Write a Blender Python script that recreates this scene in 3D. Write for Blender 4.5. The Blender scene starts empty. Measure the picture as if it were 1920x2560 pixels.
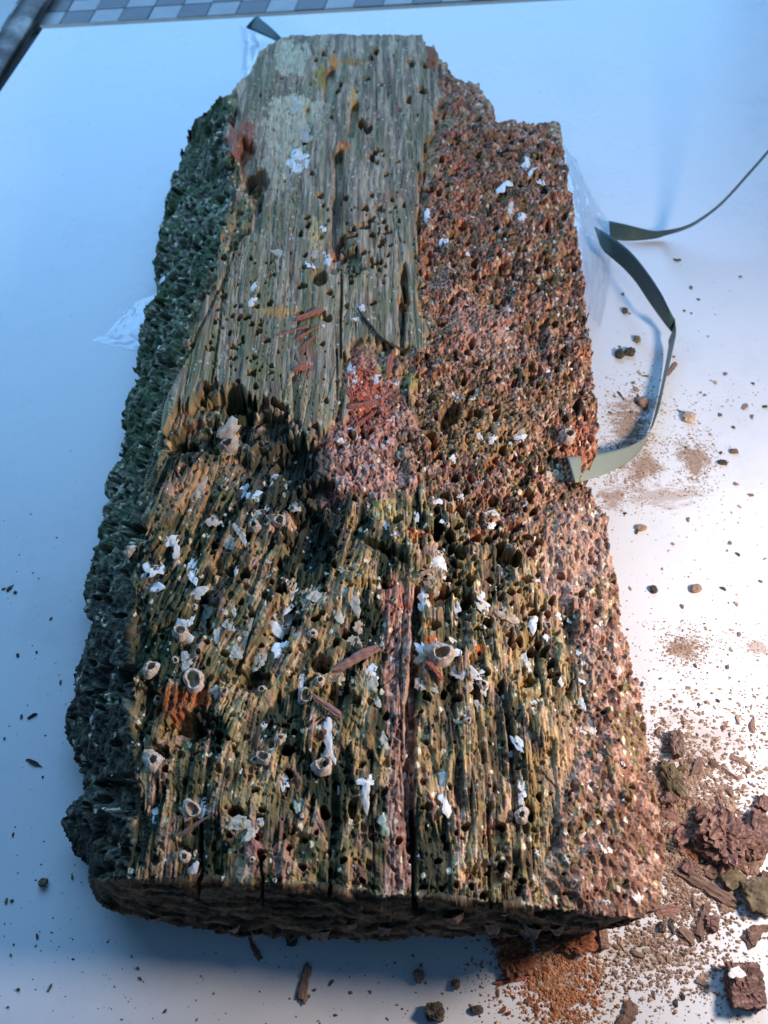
import bpy, bmesh, math, random
import numpy as np
from mathutils import Vector, Matrix, Quaternion

# ------------------------------------------------------------------ camera
S = 0.01                                   # everything below is worked out in centimetres
HCAM, PITCH, FPX = 49.0, math.radians(57.0), 2200.0
sc = bpy.context.scene
cam_d = bpy.data.cameras.new("camera")
cam = bpy.data.objects.new("camera", cam_d)
sc.collection.objects.link(cam)
cam.location = (0, 0, HCAM * S)
cam.rotation_euler = (math.radians(90) - PITCH, 0, 0)
cam_d.sensor_fit = 'VERTICAL'
cam_d.sensor_height = 32.0
cam_d.sensor_width = 24.0
cam_d.lens = FPX / 2560.0 * 32.0
cam_d.clip_start = 0.01
cam_d.clip_end = 30.0
cam_d.dof.use_dof = True
cam_d.dof.focus_distance = 0.48
cam_d.dof.aperture_fstop = 10.0
sc.camera = cam

# ------------------------------------------------------------------ light
world = bpy.data.worlds.new("World")
sc.world = world
world.use_nodes = True
bg = world.node_tree.nodes["Background"]
bg.inputs[0].default_value = (0.20, 0.48, 0.92, 1)
bg.inputs[1].default_value = 0.15

def area(name, loc, target, size, power, color, sy=None):
    d = bpy.data.lights.new(name, 'AREA')
    d.energy = power; d.color = color; d.size = size * S
    if sy:
        d.shape = 'RECTANGLE'; d.size_y = sy * S
    else:
        d.shape = 'DISK'
    o = bpy.data.objects.new(name, d)
    sc.collection.objects.link(o)
    o.location = Vector(loc) * S
    v = Vector(target) - Vector(loc)
    o.rotation_euler = v.to_track_quat('-Z', 'Y').to_euler()
    return o
area("desk_lamp_light", (39, 16, 29.5), (7, 24, 2), 9.0, 2.2, (1.0, 0.84, 0.76))
area("window_light", (-35, 155, 88), (0, 24, 3), 250, 31.0, (0.26, 0.55, 1.0), 110)
sc.view_settings.view_transform = 'Standard'
sc.view_settings.look = 'None'
sc.view_settings.gamma = 1.0
sc.view_settings.exposure = 0.1

# ------------------------------------------------------------------ helpers
COL = sc.collection
cp, sp = math.cos(PITCH), math.sin(PITCH)
def unproj(px, py, z):
    """photo pixel -> point of the place (cm) at height z"""
    a = (np.asarray(px, float) - 960.0) / FPX
    b = (1280.0 - np.asarray(py, float)) / FPX
    dx, dy, dz = a, cp + b * sp, -sp + b * cp
    t = (HCAM - z) / (-dz)
    return np.stack([dx * t, dy * t, np.asarray(z, float) + 0 * dx * t], -1)
def pt(px, py, z=0.0):
    return Vector(unproj(px, py, z).tolist())
def cmpx(px, py, z=0.0):
    """centimetres covered by one photo pixel there (sideways)"""
    return (pt(px + 1, py, z) - pt(px, py, z)).length

def tag(o, label=None, cat=None, group=None, kind=None):
    if label: o['label'] = label
    if cat: o['category'] = cat
    if group: o['group'] = group
    if kind: o['kind'] = kind
    return o
def link(name, mesh, parent=None, mat=None):
    o = bpy.data.objects.new(name, mesh)
    COL.objects.link(o)
    if parent is not None: o.parent = parent
    if mat is not None and not mesh.materials: mesh.materials.append(mat)
    return o
def mesh_np(name, verts, faces, smooth=False):
    """verts (n,3) in cm, faces (m,k) int array"""
    me = bpy.data.meshes.new(name)
    v = np.ascontiguousarray(np.asarray(verts, np.float32) * S)
    f = np.ascontiguousarray(np.asarray(faces, np.int32))
    k = f.shape[1]
    me.vertices.add(len(v)); me.vertices.foreach_set("co", v.ravel())
    me.loops.add(f.size); me.loops.foreach_set("vertex_index", f.ravel())
    me.polygons.add(len(f))
    me.polygons.foreach_set("loop_start", np.arange(0, f.size, k, dtype=np.int32))
    me.polygons.foreach_set("use_smooth", np.full(len(f), smooth, bool))
    me.update(calc_edges=True)
    me.validate()
    return me

# --- numpy noise
def _h(ix, iy, s):
    n = (ix.astype(np.int64) * 374761393 + iy.astype(np.int64) * 668265263 + s * 1274126177) & 0xffffffff
    n = ((n ^ (n >> 13)) * 1274126177) & 0xffffffff
    n = ((n ^ (n >> 15)) * 2246822519) & 0xffffffff
    return ((n ^ (n >> 16)) & 0xffffff) / float(0xffffff)
def vnoise(x, y, s=0):
    ix, iy = np.floor(x), np.floor(y)
    fx, fy = x - ix, y - iy
    ux, uy = fx * fx * (3 - 2 * fx), fy * fy * (3 - 2 * fy)
    a, b = _h(ix, iy, s), _h(ix + 1, iy, s)
    c, d = _h(ix, iy + 1, s), _h(ix + 1, iy + 1, s)
    return (a + (b - a) * ux) * (1 - uy) + (c + (d - c) * ux) * uy
def fbm(x, y, o=4, s=0, g=0.5):
    t, a, n = 0, 1.0, 0
    for i in range(o):
        t = t + a * vnoise(x * 2 ** i + 17.3 * i, y * 2 ** i - 9.1 * i, s + i * 7)
        n += a; a *= g
    return t / n
def worley(x, y, s=0, jit=0.95):
    ix, iy = np.floor(x), np.floor(y)
    f1 = np.full(x.shape, 9.0); f2 = np.full(x.shape, 9.0)
    rid = np.zeros(x.shape); rid2 = np.zeros(x.shape)
    ddx = np.zeros(x.shape); ddy = np.zeros(x.shape)
    for i in (-1, 0, 1):
        for j in (-1, 0, 1):
            cx, cy = ix + i, iy + j
            px_ = cx + 0.5 + jit * (_h(cx, cy, s) - 0.5)
            py_ = cy + 0.5 + jit * (_h(cx, cy, s + 91) - 0.5)
            dx, dy = x - px_, y - py_
            d = np.sqrt(dx * dx + dy * dy)
            near = d < f1
            f2 = np.where(near, f1, np.minimum(f2, d))
            f1 = np.where(near, d, f1)
            rid = np.where(near, _h(cx, cy, s + 201), rid)
            rid2 = np.where(near, _h(cx, cy, s + 307), rid2)
            ddx = np.where(near, dx, ddx); ddy = np.where(near, dy, ddy)
    return f1, f2, rid, rid2, ddx, ddy
def ss(a, b, x):
    t = np.clip((x - a) / (b - a), 0, 1)
    return t * t * (3 - 2 * t)
def sdpoly(px, py, poly):
    """signed distance in px, positive inside"""
    P = np.array(poly, float); n = len(P)
    d = np.full(px.shape, 1e9); ins = np.zeros(px.shape, bool)
    for i in range(n):
        ax, ay = P[i]; bx, by = P[(i + 1) % n]
        ex, ey = bx - ax, by - ay
        t = np.clip(((px - ax) * ex + (py - ay) * ey) / (ex * ex + ey * ey), 0, 1)
        dd = (px - ax - t * ex) ** 2 + (py - ay - t * ey) ** 2
        d = np.minimum(d, dd)
        c = ((ay > py) != (by > py)) & (px < (bx - ax) * (py - ay) / (by - ay + 1e-12) + ax)
        ins ^= c
    return np.where(ins, 1, -1) * np.sqrt(d)

# ------------------------------------------------------------------ materials
def newmat(name):
    m = bpy.data.materials.new(name); m.use_nodes = True
    nt = m.node_tree
    return m, nt, nt.nodes["Principled BSDF"]
def node(nt, t, **kw):
    n = nt.nodes.new(t)
    for k, v in kw.items(): setattr(n, k, v)
    return n
def ramp(nt, stops):
    r = nt.nodes.new('ShaderNodeValToRGB')
    e = r.color_ramp.elements
    while len(e) < len(stops): e.new(0.5)
    for i, (p, c) in enumerate(stops):
        e[i].position = p; e[i].color = (*c, 1)
    return r
def noisy(name, cols, scale=200.0, rough=0.8, stretch=None, bump=0.3, bdist=0.0004, detail=6.0, per_object=0.0, spec=0.4):
    """procedural material: a noise picks between colours, a finer noise gives relief"""
    m, nt, b = newmat(name)
    tc = node(nt, 'ShaderNodeTexCoord'); mp = node(nt, 'ShaderNodeMapping')
    nt.links.new(tc.outputs['Object'], mp.inputs[0])
    if stretch: mp.inputs['Scale'].default_value = stretch
    n = node(nt, 'ShaderNodeTexNoise'); n.inputs['Scale'].default_value = scale; n.inputs['Detail'].default_value = detail
    n.inputs['Roughness'].default_value = 0.65
    nt.links.new(mp.outputs[0], n.inputs['Vector'])
    k = len(cols)
    r = ramp(nt, [(0.32 + 0.36 * i / max(1, k - 1), c) for i, c in enumerate(cols)])
    nt.links.new(n.outputs[0], r.inputs[0])
    out = r.outputs[0]
    if per_object:
        oi = node(nt, 'ShaderNodeObjectInfo'); mr = node(nt, 'ShaderNodeMapRange')
        nt.links.new(oi.outputs['Random'], mr.inputs[0])
        mr.inputs[3].default_value = 1 - per_object; mr.inputs[4].default_value = 1 + per_object
        hs = node(nt, 'ShaderNodeHueSaturation')
        nt.links.new(mr.outputs[0], hs.inputs['Value']); nt.links.new(out, hs.inputs['Color'])
        out = hs.outputs[0]
    nt.links.new(out, b.inputs['Base Color'])
    b.inputs['Roughness'].default_value = rough
    b.inputs['Specular IOR Level'].default_value = spec
    n2 = node(nt, 'ShaderNodeTexNoise'); n2.inputs['Scale'].default_value = scale * 3; n2.inputs['Detail'].default_value = 4
    nt.links.new(mp.outputs[0], n2.inputs['Vector'])
    bp = node(nt, 'ShaderNodeBump'); bp.inputs['Strength'].default_value = bump; bp.inputs['Distance'].default_value = bdist
    nt.links.new(n2.outputs[0], bp.inputs['Height']); nt.links.new(bp.outputs[0], b.inputs['Normal'])
    return m

M = {}
# old timber: stain map baked by this script (moss, rot, bare grain, painted near-end shade) broken up by grain noise in the shader
m, nt, b = newmat("weathered_timber")
at = node(nt, 'ShaderNodeAttribute', attribute_name="stain")
uv = node(nt, 'ShaderNodeUVMap', uv_map="grain")
mpg = node(nt, 'ShaderNodeMapping'); mpg.inputs['Scale'].default_value = (14, 0.9, 1)
nt.links.new(uv.outputs[0], mpg.inputs[0])
ng = node(nt, 'ShaderNodeTexNoise'); ng.inputs['Scale'].default_value = 1.0; ng.inputs['Detail'].default_value = 5
ng.inputs['Roughness'].default_value = 0.6
nt.links.new(mpg.outputs[0], ng.inputs['Vector'])
tc = node(nt, 'ShaderNodeTexCoord')
nf = node(nt, 'ShaderNodeTexNoise'); nf.inputs['Scale'].default_value = 420; nf.inputs['Detail'].default_value = 6
nf.inputs['Roughness'].default_value = 0.7
nt.links.new(tc.outputs['Object'], nf.inputs['Vector'])
grw = node(nt, 'ShaderNodeAttribute', attribute_name="grainy")
mixn = node(nt, 'ShaderNodeMix', data_type='FLOAT')
nt.links.new(grw.outputs['Fac'], mixn.inputs[0]); nt.links.new(nf.outputs[0], mixn.inputs[2]); nt.links.new(ng.outputs[0], mixn.inputs[3])
mr = node(nt, 'ShaderNodeMapRange'); mr.inputs[1].default_value = 0.28; mr.inputs[2].default_value = 0.72
mr.inputs[3].default_value = 0.45; mr.inputs[4].default_value = 1.6
nt.links.new(mixn.outputs[0], mr.inputs[0])
mul = node(nt, 'ShaderNodeVectorMath', operation='SCALE')
nt.links.new(at.outputs['Color'], mul.inputs[0]); nt.links.new(mr.outputs[0], mul.inputs['Scale'])
nt.links.new(mul.outputs[0], b.inputs['Base Color'])
b.inputs['Roughness'].default_value = 0.72
b.inputs['Specular IOR Level'].default_value = 0.18
bp = node(nt, 'ShaderNodeBump'); bp.inputs['Strength'].default_value = 0.8; bp.inputs['Distance'].default_value = 0.0006
nt.links.new(mixn.outputs[0], bp.inputs['Height']); nt.links.new(bp.outputs[0], b.inputs['Normal'])
M['timber'] = m

M['barnacle'] = noisy("barnacle_shell", [(0.30, 0.20, 0.13), (0.62, 0.50, 0.40), (0.78, 0.70, 0.62)], 260, 0.55, bump=0.4, per_object=0.25)
M['inner'] = noisy("barnacle_inside", [(0.25, 0.22, 0.16), (0.5, 0.47, 0.4)], 260, 0.5, bump=0.2, per_object=0.2)
M['shell'] = noisy("white_shell", [(0.62, 0.56, 0.48), (0.86, 0.84, 0.80), (0.9, 0.9, 0.88)], 150, 0.4, bump=0.25, per_object=0.12)
M['shell_tan'] = noisy("tan_shell", [(0.38, 0.22, 0.12), (0.62, 0.46, 0.32), (0.75, 0.66, 0.52)], 150, 0.45, bump=0.25, per_object=0.15)
M['shell_green'] = noisy("algae_shell", [(0.16, 0.26, 0.14), (0.35, 0.45, 0.35), (0.6, 0.66, 0.6)], 150, 0.45, bump=0.25, per_object=0.15)
M['crust'] = noisy("lime_crust", [(0.34, 0.33, 0.22), (0.6, 0.57, 0.45), (0.75, 0.72, 0.66)], 330, 0.8, bump=0.6, per_object=0.15)
M['red'] = noisy("red_rotten_wood", [(0.22, 0.05, 0.03), (0.46, 0.13, 0.08), (0.58, 0.26, 0.18)], 90, 0.8, (1, 6, 6), bump=0.6, per_object=0.15)
M['rust'] = noisy("orange_rot", [(0.10, 0.035, 0.018), (0.32, 0.11, 0.05), (0.48, 0.22, 0.11)], 220, 0.9, bump=0.7, per_object=0.2)
M['brown'] = noisy("brown_wood_crumb", [(0.10, 0.06, 0.045), (0.26, 0.16, 0.12), (0.40, 0.27, 0.21)], 160, 0.85, (1, 3, 3), bump=0.6, per_object=0.3)
M['redbrown'] = noisy("red_brown_wood_crumb", [(0.14, 0.06, 0.045), (0.34, 0.17, 0.13), (0.5, 0.31, 0.25)], 120, 0.85, (1, 5, 5), bump=0.7, per_object=0.2)
M['bark'] = noisy("splintered_dark_wood", [(0.06, 0.035, 0.025), (0.20, 0.105, 0.08), (0.42, 0.26, 0.21)], 110, 0.85, (1.5, 6, 4), bump=0.8, per_object=0.15)
M['dark'] = noisy("dark_wood_crumb", [(0.03, 0.028, 0.022), (0.09, 0.075, 0.055), (0.17, 0.14, 0.10)], 160, 0.85, bump=0.6, per_object=0.3)
M['olive'] = noisy("mossy_wood_crumb", [(0.07, 0.055, 0.03), (0.20, 0.15, 0.085), (0.34, 0.27, 0.16)], 140, 0.85, bump=0.6, per_object=0.2)
M['tan'] = noisy("tan_grit", [(0.26, 0.15, 0.09), (0.46, 0.30, 0.2), (0.6, 0.45, 0.34)], 160, 0.8, bump=0.4, per_object=0.3)
M['dust'] = noisy("brown_grit", [(0.20, 0.12, 0.08), (0.42, 0.29, 0.21), (0.5, 0.38, 0.30)], 400, 0.9, bump=0.4)
M['dust_orange'] = noisy("orange_grit", [(0.26, 0.11, 0.05), (0.50, 0.24, 0.12), (0.55, 0.33, 0.20)], 400, 0.9, bump=0.4)

# white glossy board
m, nt, b = newmat("white_board")
tc = node(nt, 'ShaderNodeTexCoord')
n = node(nt, 'ShaderNodeTexNoise'); n.inputs['Scale'].default_value = 9; n.inputs['Detail'].default_value = 8
n.inputs['Roughness'].default_value = 0.7
nt.links.new(tc.outputs['Object'], n.inputs['Vector'])
r = ramp(nt, [(0.30, (0.70, 0.705, 0.72)), (0.50, (0.79, 0.795, 0.80)), (0.7, (0.82, 0.825, 0.83))])
nt.links.new(n.outputs[0], r.inputs[0])
# grime specks
v = node(nt, 'ShaderNodeTexVoronoi'); v.inputs['Scale'].default_value = 120
nt.links.new(tc.outputs['Object'], v.inputs['Vector'])
lt = node(nt, 'ShaderNodeMath', operation='LESS_THAN'); 
sep = node(nt, 'ShaderNodeSeparateColor'); nt.links.new(v.outputs['Color'], sep.inputs[0])
th = node(nt, 'ShaderNodeMapRange'); nt.links.new(sep.outputs[0], th.inputs[0])
th.inputs[1].default_value = 0.72; th.inputs[2].default_value = 1.0; th.inputs[3].default_value = 0.0; th.inputs[4].default_value = 0.10
nt.links.new(v.outputs['Distance'], lt.inputs[0]); nt.links.new(th.outputs[0], lt.inputs[1])
mx = node(nt, 'ShaderNodeMix', data_type='RGBA')
nt.links.new(lt.outputs[0], mx.inputs[0]); nt.links.new(r.outputs[0], mx.inputs[6]); mx.inputs[7].default_value = (0.35, 0.30, 0.26, 1)
nt.links.new(mx.outputs[2], b.inputs['Base Color'])
mr = node(nt, 'ShaderNodeMapRange'); mr.inputs[1].default_value = .3; mr.inputs[2].default_value = .7; mr.inputs[3].default_value = 0.20; mr.inputs[4].default_value = 0.40
nt.links.new(n.outputs[0], mr.inputs[0]); nt.links.new(mr.outputs[0], b.inputs['Roughness'])
# brown dust smeared thinly on the board, as irregular stains
geo = node(nt, 'ShaderNodeNewGeometry')
acc = None
for (sx_p, sy_p, rx_p, ry_p, kx, ky, amt) in [(1735, 1150, 48, 60, 90, 90, .9), (1600, 1165, 70, 46, 110, 60, .9), (1575, 1070, 60, 80, 60, 260, .9), (1590, 1010, 90, 26, 40, 220, .6), (1712, 1620, 50, 34, 90, 90, .9), (1700, 2060, 120, 150, 70, 70, .9),
                                             (1890, 1620, 50, 26, 90, 90, .7), (1400, 2440, 90, 80, 90, 90, .9), (1620, 2380, 150, 70, 80, 80, .5), (1530, 1240, 50, 40, 90, 120, .8), (1650, 1240, 120, 40, 60, 200, .6), (1760, 1880, 150, 120, 70, 70, .45)]:
    c_ = pt(sx_p, sy_p, 0) * S; k_ = cmpx(sx_p, sy_p, 0) * S
    fy = 1 / math.sin(PITCH + math.atan((sy_p - 1280) / FPX))
    sb = node(nt, 'ShaderNodeVectorMath', operation='SUBTRACT'); sb.inputs[1].default_value = c_
    nt.links.new(geo.outputs['Position'], sb.inputs[0])
    ml = node(nt, 'ShaderNodeVectorMath', operation='MULTIPLY'); ml.inputs[1].default_value = (1 / (rx_p * k_), 1 / (ry_p * k_ * fy), 0)
    nt.links.new(sb.outputs[0], ml.inputs[0])
    le = node(nt, 'ShaderNodeVectorMath', operation='LENGTH'); nt.links.new(ml.outputs[0], le.inputs[0])
    mpn = node(nt, 'ShaderNodeMapping'); mpn.inputs['Scale'].default_value = (kx, ky, 1); nt.links.new(geo.outputs['Position'], mpn.inputs[0])
    nn = node(nt, 'ShaderNodeTexNoise'); nn.inputs['Scale'].default_value = 1.0; nn.inputs['Detail'].default_value = 7; nn.inputs['Roughness'].default_value = .7
    nt.links.new(mpn.outputs[0], nn.inputs['Vector'])
    ad = node(nt, 'ShaderNodeMath', operation='MULTIPLY_ADD'); ad.inputs[1].default_value = 3.2
    nt.links.new(nn.outputs[0], ad.inputs[0]); nt.links.new(le.outputs['Value'], ad.inputs[2])
    mk = node(nt, 'ShaderNodeMapRange'); mk.inputs[1].default_value = 2.45; mk.inputs[2].default_value = 2.0; mk.inputs[3].default_value = 0; mk.inputs[4].default_value = amt
    nt.links.new(ad.outputs[0], mk.inputs[0])
    if acc is None: acc = mk.outputs[0]
    else:
        mxx = node(nt, 'ShaderNodeMath', operation='MAXIMUM'); nt.links.new(acc, mxx.inputs[0]); nt.links.new(mk.outputs[0], mxx.inputs[1]); acc = mxx.outputs[0]
mx2 = node(nt, 'ShaderNodeMix', data_type='RGBA'); nt.links.new(acc, mx2.inputs[0]); nt.links.new(mx.outputs[2], mx2.inputs[6]); mx2.inputs[7].default_value = (0.40, 0.27, 0.20, 1)
nt.links.new(mx2.outputs[2], b.inputs['Base Color'])
mrx = node(nt, 'ShaderNodeMath', operation='ADD'); nt.links.new(mr.outputs[0], mrx.inputs[0]); nt.links.new(acc, mrx.inputs[1]); mrx.use_clamp = True
nt.links.new(mrx.outputs[0], b.inputs['Roughness'])
M['board'] = m
M['board_edge'] = noisy("brown_board_edge", [(0.30, 0.22, 0.15), (0.42, 0.33, 0.25)], 60, 0.7)
M['tile_grey'] = noisy("grey_tile", [(0.13, 0.135, 0.145), (0.17, 0.175, 0.185)], 40, 0.4, bump=0.05)
M['tile_white'] = noisy("pale_tile", [(0.33, 0.34, 0.34), (0.40, 0.41, 0.41)], 40, 0.4, bump=0.05)
M['floor'] = noisy("pale_floor", [(0.4, 0.42, 0.42), (0.5, 0.52, 0.52)], 12, 0.4, bump=0.05)
M['metal'] = noisy("dull_dark_metal", [(0.02, 0.02, 0.02), (0.10, 0.09, 0.085), (0.26, 0.24, 0.22)], 25, 0.35, (1, 1, 1), bump=0.3)
M['metal'].node_tree.nodes["Principled BSDF"].inputs['Metallic'].default_value = 0.75

def ribbon_mat(name, col, col2, tr):
    m, nt, b = newmat(name)
    uvn = node(nt, 'ShaderNodeUVMap', uv_map="weave")
    w = node(nt, 'ShaderNodeTexWave', wave_type='BANDS', bands_direction='X'); w.inputs['Scale'].default_value = 9
    w2 = node(nt, 'ShaderNodeTexWave', wave_type='BANDS', bands_direction='Y'); w2.inputs['Scale'].default_value = 9
    nt.links.new(uvn.outputs[0], w.inputs['Vector']); nt.links.new(uvn.outputs[0], w2.inputs['Vector'])
    mm = node(nt, 'ShaderNodeMath', operation='MULTIPLY')
    nt.links.new(w.outputs['Fac'], mm.inputs[0]); nt.links.new(w2.outputs['Fac'], mm.inputs[1])
    mx = node(nt, 'ShaderNodeMix', data_type='RGBA')
    nt.links.new(mm.outputs[0], mx.inputs[0]); mx.inputs[6].default_value = (*col, 1); mx.inputs[7].default_value = (*col2, 1)
    nt.links.new(mx.outputs[2], b.inputs['Base Color'])
    b.inputs['Roughness'].default_value = 0.38
    bp = node(nt, 'ShaderNodeBump'); bp.inputs['Strength'].default_value = 0.4; bp.inputs['Distance'].default_value = 0.0002
    nt.links.new(mm.outputs[0], bp.inputs['Height']); nt.links.new(bp.outputs[0], b.inputs['Normal'])
    b.inputs['Transmission Weight'].default_value = tr
    return m
M['strap'] = ribbon_mat("green_strap", (0.035, 0.085, 0.085), (0.06, 0.12, 0.115), 0.0)
M['strap_pale'] = ribbon_mat("strap_underside", (0.20, 0.25, 0.20), (0.34, 0.38, 0.31), 0.0)

m, nt, b = newmat("clear_film")
out = nt.nodes["Material Output"]
tr = node(nt, 'ShaderNodeBsdfTransparent'); tr.inputs[0].default_value = (0.97, 0.98, 1, 1)
gl = node(nt, 'ShaderNodeBsdfGlossy'); gl.inputs['Roughness'].default_value = 0.2
lw = node(nt, 'ShaderNodeLayerWeight'); lw.inputs[0].default_value = 0.35
mr = node(nt, 'ShaderNodeMapRange'); mr.inputs[3].default_value = 0.03; mr.inputs[4].default_value = 0.38
nt.links.new(lw.outputs['Facing'], mr.inputs[0])
ms = node(nt, 'ShaderNodeMixShader')
nt.links.new(mr.outputs[0], ms.inputs[0]); nt.links.new(tr.outputs[0], ms.inputs[1]); nt.links.new(gl.outputs[0], ms.inputs[2])
nt.links.new(ms.outputs[0], out.inputs[0])
M['film'] = m

# ------------------------------------------------------------------ setting: board, tiled ledge, rail
def slab(name, quad, z0, z1, mats, parent=None, bevel=0.0):
    """quad: four (x,y) cm points counter-clockwise"""
    bm = bmesh.new()
    lo = [bm.verts.new((x * S, y * S, z0 * S)) for x, y in quad]
    hi = [bm.verts.new((x * S, y * S, z1 * S)) for x, y in quad]
    f = bm.faces.new(hi); bm.faces.new(lo[::-1])
    for i in range(4):
        s = bm.faces.new((lo[i], lo[(i + 1) % 4], hi[(i + 1) % 4], hi[i]))
        if len(mats) > 1: s.material_index = 1
    if bevel: bmesh.ops.bevel(bm, geom=list(bm.edges), offset=bevel * S, segments=2, affect='EDGES')
    me = bpy.data.meshes.new(name); bm.to_mesh(me); bm.free()
    for mm in mats: me.materials.append(mm)
    return link(name, me, parent)

BL = unproj(107, 72, 0); BR = unproj(1560, -8, 0)          # far edge of the board
L2 = unproj(0, 230, 0)                                     # a second point of its left edge
dv = (BR - BL)[:2]; BRx = BL[:2] + dv * 2.2
dl = (L2 - BL)[:2]; BLn = BL[:2] + dl * 11.0
board = slab("white_board", [(BL[0], BL[1]), (BLn[0], BLn[1]), (120, BLn[1] - 10), (BRx[0], BRx[1])], -1.6, 0.0, [M['board'], M['board_edge']])
tag(board, kind='structure')
trim = slab("board_trim", [(BL[0] - .55, BL[1] + .75), (BL[0] + .0, BL[1] + .012), (BRx[0], BRx[1] + .012), (BRx[0], BRx[1] + .75)], -1.6, -0.05, [M['board_edge']], board)
ZT = -1.0
ledge = slab("tiled_ledge", [(-85, 62), (140, 62), (140, 140), (-85, 140)], ZT - 3, ZT - 0.7, [M['floor']])
tag(ledge, kind='structure')
def lat(k, r):
    x0 = 145 + 73.6 * k
    lean = 0.60 - 0.25 * min(1, max(0, (x0 - 140) / 900.0))
    y0 = 62 - 0.0586 * (x0 - 145)
    dy = [-4, -37, -66, -92, -116, -138][r] if r >= 0 else 20
    return unproj(x0 - lean * dy, y0 + dy + 4, ZT)[:2]
tm = {}
for k in range(-2, 22):
    for r in range(0, 5):
        a, b_, c, d = lat(k, r), lat(k + 1, r), lat(k + 1, r + 1), lat(k, r + 1)
        cen = (a + b_ + c + d) / 4
        q = [cen + (p - cen) * 0.985 for p in (a, b_, c, d)]
        slab("tile", q, ZT - 0.75, ZT + 0.02 * ((k * 7 + r * 3) % 3), [M['tile_grey'] if (k + r) % 2 == 0 else M['tile_white']], ledge, 0.06)

# dark rounded rail along the left edge
def tube(name, pts, rad, mat, parent=None, seg=20, flat=1.0):
    vs, fs = [], []
    P = [Vector(p) for p in pts]
    for i, p in enumerate(P):
        t = (P[min(i + 1, len(P) - 1)] - P[max(i - 1, 0)]).normalized()
        a = t.cross(Vector((0, 0, 1)));  a = a.normalized() if a.length > 1e-4 else Vector((1, 0, 0))
        u = a.cross(t).normalized()
        r = rad[i] if isinstance(rad, (list, tuple)) else rad
        for k in range(seg):
            th = 2 * math.pi * k / seg
            vs.append(p + a * r * math.cos(th) + u * r * flat * math.sin(th))
    for i in range(len(P) - 1):
        for k in range(seg):
            fs.append((i * seg + k, i * seg + (k + 1) % seg, (i + 1) * seg + (k + 1) % seg, (i + 1) * seg + k))
    me = mesh_np(name, [tuple(v) for v in vs], fs, True)
    return link(name, me, parent, mat)
ra, rb = pt(78, 66, -.2), pt(-60, 290, -.2)
dirn = (rb - ra).normalized()
rail_pts = [ra + dirn * (t - 30) + Vector((-1.1, 0.6, 0)) for t in np.linspace(0, 100, 60)]
rail = tube("metal_rail", rail_pts, 1.5, M['metal'], None, 20, 0.6)
tag(rail, "dark dull metal rail along the left edge of the white board", "rail")
pale = slab("pale_floor", [(-150, -30), (-24, -30), (-85 + 28, 61.9), (-150, 61.9)], -12, -8, [M['floor']])
pale2 = slab("pale_floor", [(-150, 62), (-85.2, 62), (-85.2, 160), (-150, 160)], -12, -8, [M['floor']])
tag(pale, kind='structure'); tag(pale2, kind='structure')

# ------------------------------------------------------------------ the timber
STEP = 2.0
x0g, x1g, y0g, y1g = 150, 1690, 80, 2360
gx = np.arange(x0g, x1g, STEP); gy = np.arange(y0g, y1g, STEP)
PX, PY = np.meshgrid(gx, gy)
ny, nx = PX.shape
def pl(pts, q):
    a = np.array(pts, float)
    return np.interp(q, a[:, 0], a[:, 1])
outline = [(700, 95), (745, 88), (830, 86), (1055, 88), (1066, 108), (1085, 112), (1098, 140), (1128, 178), (1160, 202), (1200, 205),
           (1212, 250), (1235, 268), (1243, 298), (1290, 300), (1330, 304), (1395, 303), (1401, 320), (1412, 400), (1428, 470), (1440, 560),
           (1452, 660), (1466, 760), (1480, 880), (1488, 960), (1496, 1060), (1492, 1130), (1452, 1200), (1470, 1222), (1520, 1290),
           (1532, 1400), (1550, 1500), (1560, 1580), (1590, 1690), (1612, 1800), (1628, 1900), (1648, 2010), (1662, 2120), (1666, 2240),
           (1656, 2262), (1600, 2300), (1500, 2318), (1380, 2326), (1150, 2342), (960, 2346), (760, 2345), (560, 2332),
           (380, 2300), (300, 2282), (245, 2262), (222, 2225), (215, 2170), (180, 2115), (160, 2070), (170, 2010), (196, 1985), (202, 1930), (180, 1870), (168, 1840), (172, 1790),
           (188, 1740), (186, 1700), (206, 1600), (222, 1560), (210, 1490), (222, 1420), (240, 1360), (262, 1260), (278, 1180), (302, 1120), (306, 1060),
           (320, 980), (340, 900), (350, 800), (375, 745), (392, 640), (418, 500), (440, 430), (462, 370), (482, 305), (520, 270), (580, 225),
           (622, 180), (660, 120)]
wn = (fbm(PX / 26, PY / 26, 4, 11) - 0.5)
WX = (fbm(PX / 9, PY / 9, 2, 15) - 0.5)
sd_out = sdpoly(PX, PY, outline)
rag = np.where(PY < 110, 3, 22) * wn + 9 * WX
inside = (sd_out + rag) > 0

# height (cm) of the smooth underlying surface
ztop = 7.0 + (2250 - PY) / 2150.0 * 2.2
crease = pl([(80, 640), (180, 600), (260, 590), (350, 560), (460, 590), (560, 560), (700, 520), (860, 470), (1000, 440), (1150, 395), (1280, 370), (1400, 335),
             (1600, 325), (1800, 330), (1950, 335), (2100, 335), (2200, 305), (2300, 300)], PY) + 10 * wn
sil = pl([(80, 690), (180, 600), (240, 560), (305, 482), (430, 440), (640, 392), (800, 350), (980, 320), (1120, 300), (1260, 262), (1420, 220),
          (1600, 205), (1800, 172), (1930, 200), (2060, 160), (2170, 215), (2260, 245), (2350, 260)], PY)
tl = np.clip((PX - sil) / np.maximum(crease - sil, 20), 0, 1)
zl = 1.3 + 1.0 * ss(2150, 2260, PY)
slope_amt = ss(230, 400, PY)
prof = 1 - (1 - tl) ** 1.25
z = ztop * (1 - slope_amt) + slope_amt * (zl + (ztop - zl) * prof)
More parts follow.
